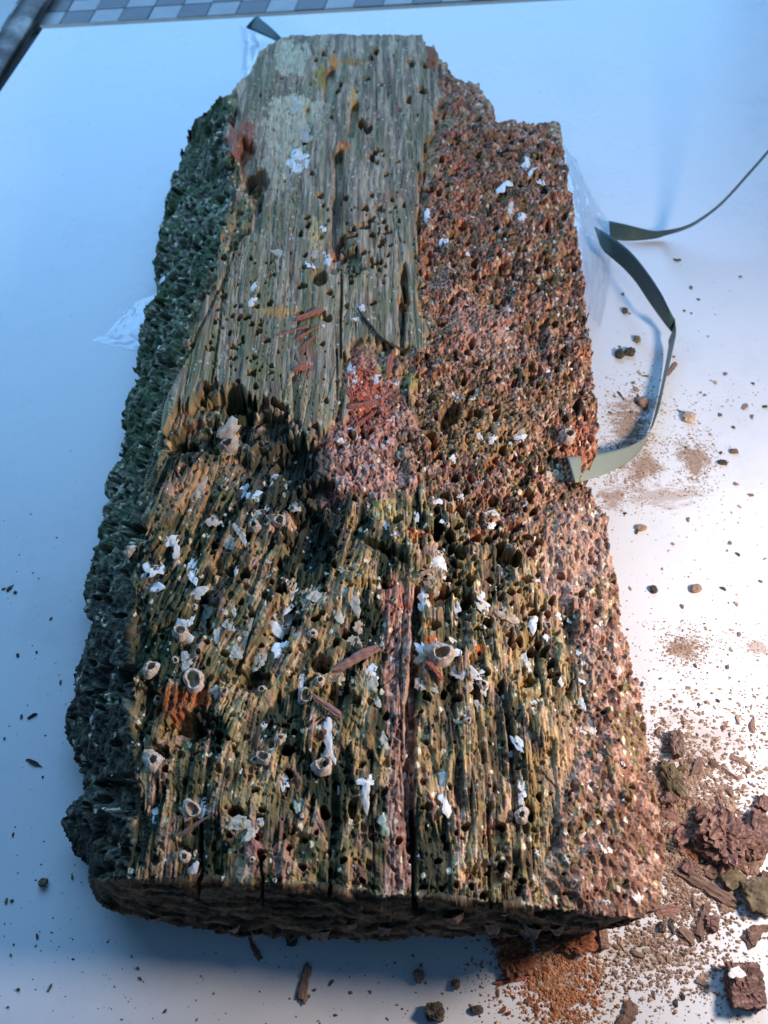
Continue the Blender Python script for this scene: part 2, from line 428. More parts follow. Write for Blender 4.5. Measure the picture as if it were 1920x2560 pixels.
edge_near = pl([(150, 2190), (300, 2198), (480, 2196), (620, 2206), (800, 2216), (960, 2240), (1130, 2250), (1380, 2270), (1480, 2284), (1600, 2298), (1700, 2300)], PX)
edge_near = edge_near + 7 * (fbm(PX / 30, PX * 0, 3, 5) - .5) + 5 * (vnoise(PX / 7, PX * 0, 8) - .5)
bot_near = pl([(150, 2250), (245, 2262), (380, 2300), (560, 2332), (760, 2345), (960, 2346), (1150, 2342), (1380, 2326), (1500, 2318), (1600, 2302), (1700, 2302)], PX)
tn = np.clip((PY - edge_near) / np.maximum(bot_near - edge_near, 14), 0, 1)
zn_low = np.interp(PX, [200, 400, 1200, 1600], [1.6, 2.2, 3.2, 5.6])
fn = tn > 0
z = np.where(fn, z + (np.minimum(zn_low, z) - z) * tn, z)
z = z - 1.3 * ss(1500, 1700, PX) * (1 - ss(0, 1, tn)) * 0.4
# broad undulation of the worn top
Bp = unproj(PX, PY, z)
X, Y = Bp[..., 0], Bp[..., 1]
bx = np.gradient(Bp, axis=1); by = np.gradient(Bp, axis=0)
NR = np.cross(by, bx); NR = NR / np.maximum(np.linalg.norm(NR, axis=-1, keepdims=True), 1e-9)
NR = np.where(NR[..., 2:3] < 0, -NR, NR)
# soften the normals at creases
def blur(a, n):
    for _ in range(n):
        a = (a + np.roll(a, 1, 0) + np.roll(a, -1, 0) + np.roll(a, 1, 1) + np.roll(a, -1, 1)) / 5
    return a
NR = blur(NR, 6); NR = NR / np.linalg.norm(NR, axis=-1, keepdims=True)

# grain coordinates (cm): across / along
lean = 4.6 * (1 - np.clip((PX - 560) / 560, 0, 1)) * ss(930, 1900, PY)
GU = X + lean + 0.12 * (fbm(X * .8, Y * .35, 2, 60) - .5) * 2
GV = Y

# zones (soft masks 0..1)
def zone(poly, w=14, warp=24, seed=0):
    d = sdpoly(PX, PY, poly) + warp * 2 * (fbm(PX / 34, PY / 50, 4, 70 + seed) - .5)
    return ss(-w, w, d), d
teeth = 46 * (vnoise(GU * 3.2, GV * .12, 33) - .5) + 26 * (vnoise(GU * 8, GV * .2, 34) - .5)
tongue_poly = [(560, 60), (1075, 60), (1088, 150), (1098, 250), (1062, 370), (1048, 500), (1042, 640), (1056, 780), (1062, 870), (985, 875),
               (960, 850), (880, 850), (862, 900), (858, 1000), (862, 1040), (820, 1050), (790, 1085), (760, 1105), (735, 1085), (712, 1030), (650, 1000), (600, 985),
               (560, 990), (540, 965), (470, 1000), (420, 1070), (395, 1060), (470, 860), (520, 760), (560, 650), (610, 600), (640, 530),
               (650, 455), (600, 400), (570, 350), (590, 250)]
sdt = sdpoly(PX, PY, tongue_poly)
below = ss(860, 1000, PY)
sdt = sdt + teeth * below + (1 - below) * (30 * wn + 22 * (vnoise(X * 4, Y * .5, 35) - .5))
tongue = ss(-4, 4, sdt)
rot, _ = zone([(1105, 110), (1130, 150), (1240, 270), (1420, 290), (1500, 900), (1520, 1100), (1500, 1260), (1400, 1290), (1330, 1400), (1180, 1290),
               (1010, 1180), (1040, 1000), (1030, 880), (1062, 860), (1050, 640), (1058, 500), (1085, 370), (1110, 250)], 26, 46, 1)
slope, _ = zone([(100, 200), (560, 200), (585, 300), (600, 420), (560, 560), (520, 700), (450, 830), (420, 980), (370, 1120), (340, 1290), (322, 1500),
                 (325, 1800), (330, 2100), (300, 2400), (100, 2400)], 12, 16, 2)
flake, _ = zone([(1390, 1230), (1560, 1280), (1700, 2320), (1370, 2320), (1395, 2100), (1420, 1900), (1470, 1750), (1440, 1600), (1380, 1440), (1330, 1300)], 34, 46, 3)
pink, _ = zone([(870, 870), (985, 880), (1000, 1000), (1030, 1080), (1030, 1200), (960, 1240), (850, 1250), (800, 1230), (805, 1120), (830, 1060), (860, 1000)], 26, 62, 4)
strip, _ = zone([(955, 1460), (1040, 1460), (1035, 1700), (1030, 2230), (960, 2230), (975, 1900), (960, 1700)], 8, 14, 5)
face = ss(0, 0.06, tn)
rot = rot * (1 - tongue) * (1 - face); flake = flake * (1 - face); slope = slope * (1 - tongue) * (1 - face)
pink = pink * (1 - tongue)
stave = np.clip(1 - tongue - rot - slope - flake - pink - face, 0, 1)

# --- relief of each zone
N0 = fbm(X * 1.7, Y * 1.5, 3, 64)
GUw = GU; GVw = GV + 1.5 * (vnoise(GU * 7, GV * .1, 61) - .5) + .9 * (vnoise(GU * 17, GV * .2, 65) - .5) + 1.0 * (fbm(X * .9, Y * .4, 2, 62) - .5)
f1, f2, ra_, rb_, dx_, dy_ = worley(GUw / 0.52, GVw / 3.0, 1)
chan = ss(.47, .36, fbm(GUw * 1.5 + 7, GVw * .34, 3, 63)) * ss(900, 1000, PY)
st = (ra_ ** 1.4) * 0.15 + 0.07 * (rb_ - .5) * dy_ * 2 - .20 * chan
g1, g2, rc_, rd_, ex_, ey_ = worley(GUw / 0.17, GVw / 1.9, 2)
st2 = st + (rc_ ** 2) * 0.075 - 0.05 * ss(0.08, 0.0, g2 - g1) * (rd_ > .5)
b1q, b2q, bq, _, _, _ = worley(X / .17 + .4 * N0, Y / .22, 24)
w1_, w2_, wid_, wid2_, wdx_, wdy_ = worley(X / .34 + .5 * N0, Y / .42, 21)
st2 = st2 * .85 - .26 * ss(.06, .36, w2_ - w1_) * ss(.80, .95, wid_) - .12 * ss(.05, .3, b2q - b1q) * (bq > .88)
e1, e2, re_, rf_, _, _ = worley(GU / 0.9, GV / 3.2, 3)
st2 = st2 + 0.20 * (re_ - .5)
grain = (vnoise(GU * 9, GV * .5, 40) * 0.6 + vnoise(GU * 19, GV * .8, 41) * 0.4)
ridge = np.abs(vnoise(GU * 5.2, GV * .28, 42) - .5) * 2
h_stave = st2 - 0.10 + 0.09 * (vnoise(GU * 9, GV * .22, 40) * .6 + vnoise(GU * 17, GV * .35, 41) * .4) + 0.36 * (fbm(X * 1.2, Y * .7, 2, 43) - .5) + .16 * (fbm(X * 3.2, Y * 2.4, 4, 49) - .5) + .02 * (fbm(X * 5, Y * 4, 3, 46) - .5) - .07 * ss(.16, 0, ridge) - .06 * ss(.14, 0, np.abs(vnoise(GU * 8.5, GV * .5, 47) - .5) * 2)
big = 0.55 * (fbm(X * 0.55 + 3, Y * .5, 3, 44) - .5)
h_stave = h_stave + big - 0.10

t1, t2, ta_, tb_, _, tyy = worley(GU / 0.33, GV / 9.0, 5)
h_tongue = 0.18 + 0.09 * (ta_ - .5) + 0.09 * grain - 0.13 * ss(0.15, 0.0, ridge) * ss(.4, .6, fbm(GU * 2, GV * .3, 2, 48)) - 0.16 * ss(0.10, 0.0, t2 - t1) * (tb_ > .6) + 0.15 * (fbm(X * .5, Y * .25, 3, 45) - .5)

wx = X + 0.25 * (fbm(X * 2.2, Y * 2.2, 3, 50) - .5); wy = Y + 0.4 * (fbm(X * 2.2, Y * 2.2, 3, 51) - .5)
a1, a2, aid, aid2, _, _ = worley(wx / 0.42, wy / 0.62, 6)
b1, b2, bid, bid2, _, _ = worley(wx / 0.16, wy / 0.24, 7)
pit = ss(0.10, 0.38, a2 - a1) * (0.55 * ss(.74, .95, aid))
pit2 = ss(0.08, 0.36, b2 - b1) * (0.26 * ss(.45, .9, bid))
v1_, v2_, vid_, vid2_, vx_, vy_ = worley(wx / 0.17 + 9, wy / 0.30, 22)
plate = .06 * vid_ + .13 * ((vid2_ - .5) * vx_ + (vid_ - .5) * vy_)
b3_, b4_, bid3, _, _, _ = worley(wx / .10 + 2, wy / .15, 23)
h_rot = -pit * .9 - pit2 * .8 - .11 * ss(0.05, .35, b4_ - b3_) * (bid3 > .6) + plate * ss(.45, .62, N0) + 0.08 + 0.7 * (fbm(X * .9, Y * .7, 2, 52) - .5) + 0.24 * (fbm(X * 2.6, Y * 1.2, 5, 54, .6) - .5) - .08 * ss(.2, 0, np.abs(fbm(X * 3.4, Y * 1.6, 3, 59) - .5) * 4)

c1, c2, cid, cid2, cxx, cyy = worley(wx / 0.30 + .3 * (N0 - .5), wy / 0.48, 8)
d1, d2, did, did2, dxx, dyy = worley(wx / 0.13 + 3, wy / 0.2, 9)
h_flake = 0.16 * cid + 0.30 * ((cid2 - .5) * cxx + (cid - .5) * cyy) - .16 * ss(.05, .35, c2 - c1) * (cid2 > .88) + 0.09 * did + 0.16 * (did2 - .5) * dxx + 0.55 * (fbm(X * .9, Y * .8, 3, 53) - .5) - 0.1
q1, q2, qid, qid2, qx, qy = worley(wx / 0.36, wy / 0.3, 10)
h_pink = 0.12 * cid + 0.20 * ((cid2 - .5) * cxx + (cid - .5) * cyy) + 0.10 * did - .12 * ss(.1, .4, b2 - b1) * (bid > .7) + 0.4 * (fbm(X * 1.4, Y * 1.2, 3, 55) - .5)

s1, s2, sid, sid2, sx_, sy_ = worley(wx / 0.34 + 5, wy / 0.55, 12)
u1, u2, uid, uid2, uxx, uyy = worley(wx / 0.15 + 2, wy / 0.24, 13)
h_slope = -ss(0.05, 0.4, s2 - s1) * 0.5 * ss(.6, .95, sid) - ss(0, .4, u2 - u1) * 0.16 * ss(.5, .9, uid) + .05 * uid2 + .09 * (uid2 - .5) * (uxx + uyy) + 1.2 * (fbm(X * .8, Y * .6, 3, 56) - .5) + 0.2 * (fbm(X * 3, Y * 2, 3, 57) - .5)
k1, k2, kid, _, _, _ = worley(X / 1.4, z / 0.35 + .5 * fbm(X * .6, z, 2, 3), 14)
h_face = 0.25 * (kid - .5) + 0.5 * (fbm(X * .9, z * 1.4, 4, 58) - .5)

Hh = (tongue * h_tongue + stave * h_stave + rot * h_rot + flake * h_flake + pink * h_pink + slope * h_slope + face * h_face)
Hh = Hh / np.maximum(tongue + stave + rot + flake + pink + slope + face, 0.3)
# step down from the tongue to the broken layers in front of it
Hh = Hh + 0.12 * tongue * below

# ledges and hollows seen in the photo: (x, y, rx, ry, depth cm, roughness)
def hollow(cx, cy, rx, ry, dep, rough=.5, ang=0.0):
    global Hh
    c, s_ = math.cos(ang), math.sin(ang)
    m_ = (np.abs(PX - cx) < 2.2 * max(rx, ry)) & (np.abs(PY - cy) < 2.2 * max(rx, ry))
    u_ = ((PX[m_] - cx) * c + (PY[m_] - cy) * s_) / rx; v_ = (-(PX[m_] - cx) * s_ + (PY[m_] - cy) * c) / ry
    r_ = np.sqrt(u_ * u_ + v_ * v_) + rough * 2 * (fbm(PX[m_] / 16, PY[m_] / 22, 3, int(cx)) - .5)
    Hh[m_] -= dep * ss(1.05, 0.72, r_)
for a in [(590, 1000, 30, 32, 1.9, .2), (560, 1010, 60, 26, .7), (650, 1065, 90, 32, .5, .7), (735, 1150, 60, 66, .7, .6), (790, 1235, 58, 44, .8, .6), (775, 1340, 62, 80, .8),
          (660, 1160, 60, 40, .4), (500, 1090, 60, 42, .45, .5), (640, 455, 34, 38, 1.3, .3), (620, 400, 26, 50, .8, .5), (590, 300, 12, 34, .6, .3), (800, 700, 22, 22, .8, .3),
          (855, 620, 16, 30, .7, .4), (880, 660, 34, 30, .5, .6), (905, 570, 9, 9, .8, .2), (1012, 700, 12, 38, .9, .3), (1003, 790, 9, 60, .6, .3), (700, 1560, 30, 60, .3),
          (480, 1800, 60, 30, .9, .4), (450, 1830, 70, 34, .6), (395, 1880, 30, 20, .6), (640, 1700, 40, 30, .6), (855, 1750, 50, 34, .6), (800, 1660, 30, 26, .7, .4),
          (590, 2030, 24, 14, .9, .4), (1130, 1030, 24, 34, .9, .4), (1110, 1060, 14, 26, .7, .4), (880, 2020, 14, 24, .8, .3), (520, 1530, 26, 60, .4), (360, 1750, 40, 50, .5),
          (1330, 940, 26, 20, .4), (940, 1360, 46, 14, .6, .4, .5), (1000, 1385, 30, 10, .5, .3, .8), (610, 1430, 14, 14, .9, .2), (915, 1460, 70, 12, .45, .4),
          (1260, 1390, 22, 26, .8), (1150, 1380, 16, 16, .9), (1320, 1660, 50, 50, .25), (1240, 2100, 40, 46, .45), (1220, 2190, 40, 30, .4), (1320, 1700, 22, 16, .6),
          (1080, 1560, 20, 14, .5), (300, 1990, 60, 50, .9), (280, 1700, 60, 40, .6), (340, 1330, 26, 22, 1.0), (270, 2080, 36, 60, .8), (440, 1110, 50, 24, .7),
          (545, 2130, 20, 60, .3), (740, 2110, 36, 50, .35), (1000, 1180, 30, 30, .2), (1240, 720, 60, 80, .3), (1350, 850, 30, 60, .5), (1090, 1500, 22, 18, .6)]:
    hollow(*a)

# long cracks and grooves: list of points, half width px, depth
def groove(pts, w, dep, wob=3.0):
    global Hh
    P_ = np.array(pts, float)
    lo, hi = P_.min(0) - 30, P_.max(0) + 30
    m_ = (PX > lo[0]) & (PX < hi[0]) & (PY > lo[1]) & (PY < hi[1])
    xx = PX[m_] + wob * 2 * (fbm(PY[m_] / 40, PX[m_] / 200, 3, int(P_[0, 0])) - .5); yy = PY[m_]
    d = np.full(xx.shape, 1e9)
    for i in range(len(P_) - 1):
        ex, ey = P_[i + 1] - P_[i]
        t = np.clip(((xx - P_[i, 0]) * ex + (yy - P_[i, 1]) * ey) / (ex * ex + ey * ey + 1e-9), 0, 1)
        d = np.minimum(d, np.hypot(xx - P_[i, 0] - t * ex, yy - P_[i, 1] - t * ey))
    Hh[m_] -= dep * ss(w * 1.25, w * 0.6, d)
groove([(1048, 1465), (1040, 1600), (1028, 1750), (1024, 1950), (1026, 2120)], 13, .75, 6)
groove([(1030, 2020), (1036, 2255), (1040, 2290)], 5.5, 2.2, 3)
groove([(500, 2060), (497, 2240)], 4.5, 1.6, 2)
groove([(652, 2150), (656, 2270)], 3.5, 1.4, 2)
groove([(825, 2170), (823, 2235)], 4, 1.4, 2)
groove([(838, 1960), (832, 2185)], 11, .35, 2)
groove([(852, 640), (853, 760), (851, 900)], 3.0, .6, 2)
groove([(842, 880), (844, 1010)], 2.4, .4, 2)
groove([(848, 392), (848, 470), (842, 520), (838, 600), (836, 680)], 12, .75, 3)
groove([(826, 190), (822, 250)], 14, .6, 3)
groove([(888, 270), (878, 340)], 9, .55, 3)
groove([(770, 280), (772, 330), (764, 360)], 7, .3, 4)
groove([(1006, 700), (1018, 760)], 7, 1.0, 3)
groove([(1012, 760), (1005, 880)], 6, .6, 3)
groove([(738, 950), (742, 1060)], 8, .35, 3)
groove([(585, 640), (560, 720), (540, 900), (530, 960)], 3, .35, 3)
groove([(640, 580), (652, 500)], 10, .5, 4)
groove([(1062, 430), (1048, 500), (1046, 640)], 2.5, .35, 2)
groove([(430, 980), (500, 830), (560, 700)], 4, .25, 5)
groove([(1010, 1480), (1000, 1700), (1003, 1900)], 3, .25, 5)
groove([(938, 2190), (925, 1960), (930, 1880)], 3, .3, 3)
groove([(1180, 1640), (1190, 1760), (1210, 1900)], 6, .4, 5)
groove([(1255, 1700), (1280, 1850), (1290, 2050)], 6, .4, 5)
groove([(1225, 2020), (1228, 2270)], 5, .6, 4)
for (gx_, gy0, gy1) in [(640, 1150, 1420), (590, 1320, 1600), (545, 1400, 1640), (700, 1280, 1480), (660, 1480, 1700), (760, 1250, 1420), (520, 1240, 1400)]:
    ln = 0.36 * (gy1 - gy0)
    groove([(gx_, gy0), (gx_ - ln * .5, (gy0 + gy1) / 2), (gx_ - ln, gy1)], 5 + (gx_ % 7), .35, 7)

# shipworm and gribble holes
rng = np.random.default_rng(7)
holes = []
def H_(l, dep=1.0):
    for (x, y, r) in l: holes.append((x, y, r, dep))
H_([(1056, 233, 9), (1022, 256, 7), (912, 527, 8), (925, 555, 7), (920, 571, 6), (885, 579, 6), (874, 582, 5), (930, 592, 7), (893, 684, 8), (818, 802, 10), (866, 770, 6),
    (932, 762, 7), (806, 865, 6), (767, 833, 6), (843, 960, 5), (816, 1010, 7), (787, 1072, 8), (760, 1095, 7), (685, 1012, 9), (704, 1022, 8), (668, 856, 7), (634, 941, 8),
    (622, 943, 5), (597, 960, 6), (580, 873, 8), (608, 850, 5), (588, 900, 7), (575, 900, 5), (640, 975, 7), (515, 970, 9), (500, 1000, 8), (480, 865, 6), (600, 800, 6), (618, 800, 8), (582, 795, 6),
    (630, 817, 6), (652, 815, 6), (648, 832, 7), (576, 838, 5), (642, 770, 6), (645, 745, 6), (588, 770, 5), (560, 745, 8), (675, 762, 7), (750, 720, 7), (762, 722, 6), (685, 690, 5), (762, 675, 6),
    (764, 645, 6), (560, 650, 7), (752, 590, 6), (770, 570, 6), (768, 550, 7), (800, 495, 8), (862, 500, 8), (980, 505, 5), (1010, 520, 5), (988, 525, 4), (930, 400, 7), (942, 412, 6), (940, 385, 8),
    (995, 410, 5), (780, 440, 5), (828, 300, 5), (852, 220, 5), (845, 235, 5), (810, 140, 5), (790, 155, 5), (940, 135, 7), (930, 150, 5), (1030, 165, 7), (1062, 170, 6), (905, 315, 10), (920, 330, 9),
    (1075, 1090, 11), (880, 1090, 9), (912, 1094, 8), (927, 1082, 6), (905, 1082, 5), (1025, 1100, 7), (1255, 1130, 11), (1247, 945, 8), (1286, 955, 8), (1160, 950, 8),
    (995, 1296, 10), (1092, 1272, 9), (1125, 1270, 10), (1150, 1268, 11), (1098, 1308, 15), (1092, 1335, 11), (1125, 1335, 11), (1165, 1355, 8), (1150, 1310, 8), (1038, 1298, 7), (1240, 1310, 9),
    (1137, 1400, 9), (1108, 1478, 16), (1177, 1490, 11), (1292, 1396, 11), (1290, 1320, 9), (1320, 1345, 8), (1170, 1500, 7), (1282, 1612, 8), (1170, 1585, 7), (1345, 1560, 8), (1380, 1500, 8),
    (788, 1543, 11), (805, 1530, 7), (610, 1430, 0), (700, 1468, 12), (720, 1530, 12), (676, 1360, 9), (616, 1335, 8), (533, 1358, 9), (530, 1376, 7), (576, 1420, 12), (500, 1490, 8),
    (600, 1500, 7), (627, 1530, 10), (868, 1585, 14), (840, 1605, 9), (805, 1660, 13), (722, 1625, 8), (560, 1545, 6), (515, 1600, 8), (560, 1632, 9), (495, 1630, 6), (547, 1835, 9), (546, 1852, 6),
    (547, 1875, 6), (570, 1848, 6), (718, 1875, 14), (718, 1935, 12), (810, 2030, 12), (1175, 1720, 10), (1145, 1740, 10), (1223, 1500, 9), (1200, 1520, 7), (1110, 1730, 8), (1068, 1740, 10), (1300, 1600, 9),
    (760, 2096, 8), (720, 2116, 8), (755, 2165, 9), (655, 2145, 8), (858, 2150, 9), (905, 2200, 7), (1165, 2065, 9), (1257, 2065, 9), (1255, 2165, 10), (1292, 2170, 7), (1308, 2200, 8), (1142, 2210, 7),
    (1105, 2220, 7), (1030, 1925, 5), (640, 2090, 7), (1210, 2240, 10), (1180, 2215, 8), (1330, 2040, 9), (1350, 1990, 8), (1402, 1440, 8), (1455, 1485, 9),
    (265, 1378, 10), (272, 1658, 9), (240, 1660, 8), (300, 1690, 14), (290, 1730, 10), (290, 1860, 8), (262, 1500, 9), (300, 1430, 8), (240, 1960, 8), (310, 2130, 9), (550, 500, 9), (555, 560, 8),
    (490, 620, 8), (430, 700, 9), (470, 780, 8), (420, 860, 7), (330, 1250, 9), (310, 1310, 9)])
def scatter(n, poly, rmin, rmax, dep):
    P_ = np.array(poly, float); lo, hi = P_.min(0), P_.max(0)
    c = 0
    while c < n:
        x, y = rng.uniform(lo[0], hi[0]), rng.uniform(lo[1], hi[1])
        if sdpoly(np.array([x]), np.array([y]), poly)[0] > 0:
            holes.append((x, y, rmin + (rmax - rmin) * rng.random() ** 2, dep)); c += 1
scatter(70, [(600, 120), (1060, 100), (1050, 800), (860, 860), (850, 1000), (540, 950), (560, 700)], 2.5, 5.5, .8)
scatter(45, [(540, 700), (680, 620), (680, 960), (500, 960)], 3, 6, .9)
scatter(60, [(790, 520), (1000, 480), (960, 720), (820, 760)], 3, 8, .8)
scatter(150, [(1050, 330), (1420, 330), (1500, 1250), (1330, 1500), (1040, 1150)], 4, 10, .9)
scatter(120, [(480, 1150), (1000, 1250), (1380, 1500), (1420, 2240), (340, 2180), (330, 1450)], 3.5, 9, .9)
scatter(90, [(1040, 1230), (1330, 1230), (1400, 1700), (1050, 1500)], 5, 11, 1.0)
scatter(110, [(450, 450), (560, 600), (330, 1250), (310, 2200), (200, 2200), (230, 1500), (380, 700)], 4, 11, .8)
scatter(60, [(1400, 1300), (1520, 1300), (1640, 2250), (1400, 2250)], 3, 7, .6)
for (hx, hy, hr, dep) in holes:
    hr = hr * 1.15
    if hr <= 0: continue
    R_ = hr * 2.0
    i0, i1 = int((hx - R_ - x0g) / STEP), int((hx + R_ - x0g) / STEP) + 2
    j0, j1 = int((hy - R_ - y0g) / STEP), int((hy + R_ - y0g) / STEP) + 2
    i0, j0 = max(i0, 0), max(j0, 0)
    sx, sy = PX[j0:j1, i0:i1], PY[j0:j1, i0:i1]
    if sx.size == 0: continue
    asp = 0.85 + 0.4 * ((hx * 7.1 + hy * 3.3) % 1)
    an = math.atan2(sy.mean() - hy + 1, 1)
    ang_ = np.arctan2(sy - hy, sx - hx)
    wob = 1 + 0.16 * np.sin(2 * ang_ + hx) + 0.08 * np.sin(3 * ang_ + hy)
    d = np.hypot((sx - hx), (sy - hy) * asp) / (hr * wob)
    cmr = hr * 0.021
    Hh[j0:j1, i0:i1] -= dep * cmr * 4.5 * ss(1.08, 0.72, d) - 0.10 * cmr * ss(1.5, 1.15, d) * ss(0.95, 1.15, d)

# extra roughness everywhere
Hh = Hh + 0.05 * (fbm(X * 14, Y * 11, 2, 80) - .5) * (1 - .7 * tongue)
Hh = Hh * (1 - .35 * slope * ss(1300, 1600, PY)) * (1 - .8 * ss(60, 0, sd_out) * ss(480, 260, PY))
Hh = np.clip(Hh, -2.6, 1.1)
fade = ss(-10, 26, sd_out)
P3 = Bp + NR * Hh[..., None]
P3[..., 2] = np.maximum(P3[..., 2], 0.35)

# --- stain map (colour of wood, rot, algae and lime, near-end shade painted in)
def c3(r, g, b_): return np.array([r, g, b_], float)
def mixc(a, b_, t): return a * (1 - t[..., None]) + b_ * t[..., None]
N1 = fbm(X * .9, Y * .8, 4, 101); N2 = fbm(X * 2.6, Y * 2.2, 4, 102); N3 = fbm(X * 6, Y * 5, 3, 103)
G1 = fbm(GU * 5, GV * .35, 3, 104); G2 = fbm(GU * 1.6, GV * .22, 3, 105); N4 = fbm(X * 1.5 + 40, Y * 1.2, 4, 106)
one = np.ones(X.shape + (3,))
ctong = mixc(one * c3(.19, .155, .115), one * c3(.41, .335, .245), ss(.25, .75, G1))
ctong = mixc(ctong, one * c3(.25, .245, .12), ss(.42, .66, N1) * .55 * ss(500, 800, PY))
ctong = mixc(ctong, one * c3(.15, .18, .09), ss(.52, .7, G2) * .5)
cst = mixc(one * c3(.18, .12, .065), one * c3(.54, .40, .235), ss(.3, .7, G1 * .6 + rc_ * .2 + ra_ * .2))
cst = mixc(cst, mixc(one * c3(.24, .13, .10), one * c3(.52, .33, .26), ss(.3, .7, G1)), (rb_ > .62) * .85 * ss(.30, .5, N4))
cst = mixc(cst, mixc(one * c3(.15, .10, .065), one * c3(.36, .25, .16), ss(.3, .7, G1)), ss(.5, .6, fbm(X * 1.1 + 20, Y * .6, 4, 111)) * .8)
cst = mixc(cst, one * c3(.28, .27, .10), (rf_ > .5) * ss(.48, .65, N2) * .45)
mossy = np.clip(chan * 1.1 + ss(.34, .2, ra_ * .5 + .5 * N1), 0, 1) * ss(1500, 900, PX)
cst = mixc(cst, one * c3(.40, .29, .12), ss(.52, .62, fbm(X * 1.6 + 9, Y * 1.3, 4, 113)) * .6)
cst = mixc(cst, one * c3(.10, .12, .055), ss(.53, .60, fbm(X * 1.3 + 31, Y * 1.0, 5, 114)) * ss(1450, 900, PX) * .6)
cst = mixc(cst, one * c3(.028, .05, .030), np.clip(mossy * 1.1, 0, .92))
mossy2 = chan * (1 - ss(1500, 900, PX)) * .8
cst = mixc(cst, one * c3(.05, .055, .04), np.clip(mossy2, 0, .8))
dark_hollow = ss(1.15, .75, np.hypot((PX - 740) / 150, (PY - 1190) / 200) + .9 * (N2 - .5))  # darker tone laid over the central hollow
cst = mixc(cst, one * c3(.055, .065, .055), dark_hollow * .8)
dark_left = ss(1.1, .7, np.hypot((PX - 360) / 90, (PY - 1600) / 330) + 1.1 * (N2 - .5))  # darker greenish tone along the left margin of the top
cst = mixc(cst, one * c3(.05, .075, .045), dark_left * .6)
crot = mixc(one * c3(.17, .075, .05), one * c3(.46, .27, .20), ss(.25, .75, N3 * .5 + vid2_ * .3 + bid2 * .2))
crot = mixc(crot, one * c3(.58, .43, .34), ss(.56, .66, fbm(X * 5, Y * 3, 4, 107)) * .7)
crot = mixc(crot, one * c3(.42, .17, .08), ss(.56, .66, fbm(X * 3, Y * 2, 4, 108)) * .7)
crot = mixc(crot, one * c3(.08, .06, .045), ss(.58, .66, fbm(X * 2.2, Y * 1.5, 5, 109)) * .7)
redz = ss(.0, 1., 1 - np.hypot((PX - 1130) / 130, (PY - 480) / 240))
crot = mixc(crot, one * c3(.46, .20, .135), np.clip(redz * 1.3, 0, 1) * ss(.35, .6, N3) * .8)
crot = mixc(crot, one * c3(.25, .18, .08), ss(.50, .64, N4) * .55)
crot = mixc(crot, one * c3(.33, .26, .12), ss(.5, .65, N2) * (bid > .6) * ss(850, 1000, PY) * .8)
crot = mixc(crot, one * c3(.05, .045, .035), (bid2 > .86) * .6)
cfl = mixc(one * c3(.20, .12, .09), one * c3(.52, .35, .27), ss(.2, .8, cid2 * .5 + N3 * .5))
cfl = mixc(cfl, one * c3(.25, .20, .09), ss(.54, .66, N4) * .7)
cfl = mixc(cfl, one * c3(.20, .09, .06), ss(.5, .62, fbm(X * 2, Y * 1.6, 4, 112)) * .6)
cpk = mixc(one * c3(.19, .09, .07), one * c3(.50, .31, .26), ss(.2, .8, did * .5 + cid * .5))
redm = np.exp(-((PX - 915) / 60) ** 2 - ((PY - 985) / 85) ** 2)
cpk = mixc(cpk, one * c3(.46, .12, .07), np.clip(redm * 1.3, 0, 1) * ss(.3, .55, N3))
csl = mixc(one * c3(.04, .05, .035), one * c3(.24, .26, .17), ss(.3, .72, N3 * .7 + uid2 * .3))
csl = mixc(csl, one * c3(.50, .50, .44), (uid2 > .93) * .6)
csl = mixc(csl, one * c3(.075, .13, .05), ss(.48, .62, N1) * (1 - ss(1250, 1500, PY)) * .7)
csl = mixc(csl, one * c3(.035, .032, .034), ss(1350, 1550, PY) * .55)
cfc = mixc(one * c3(.05, .035, .022), one * c3(.19, .125, .075), ss(.3, .7, fbm(X * 1.2, z * 2.5, 4, 110)))  # near end coloured darker to stand in for its shade
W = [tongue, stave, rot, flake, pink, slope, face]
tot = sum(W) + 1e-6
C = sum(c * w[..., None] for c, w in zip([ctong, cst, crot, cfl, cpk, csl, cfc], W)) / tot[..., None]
C = mixc(C, mixc(one * c3(.24, .12, .10), one * c3(.48, .30, .26), ss(.3, .7, N3)), strip * .75)
def patch(cx, cy, rx, ry, col, amt=1.0, sc_=14, th=.5):
    global C
    r_ = np.hypot((PX - cx) / rx, (PY - cy) / ry) + 1.3 * (fbm(PX / sc_, PY / sc_, 4, int(cx + cy)) - .5)
    C = mixc(C, one * c3(*col), ss(1.0, .90, r_) * amt)
pale_ = (.46, .42, .30)
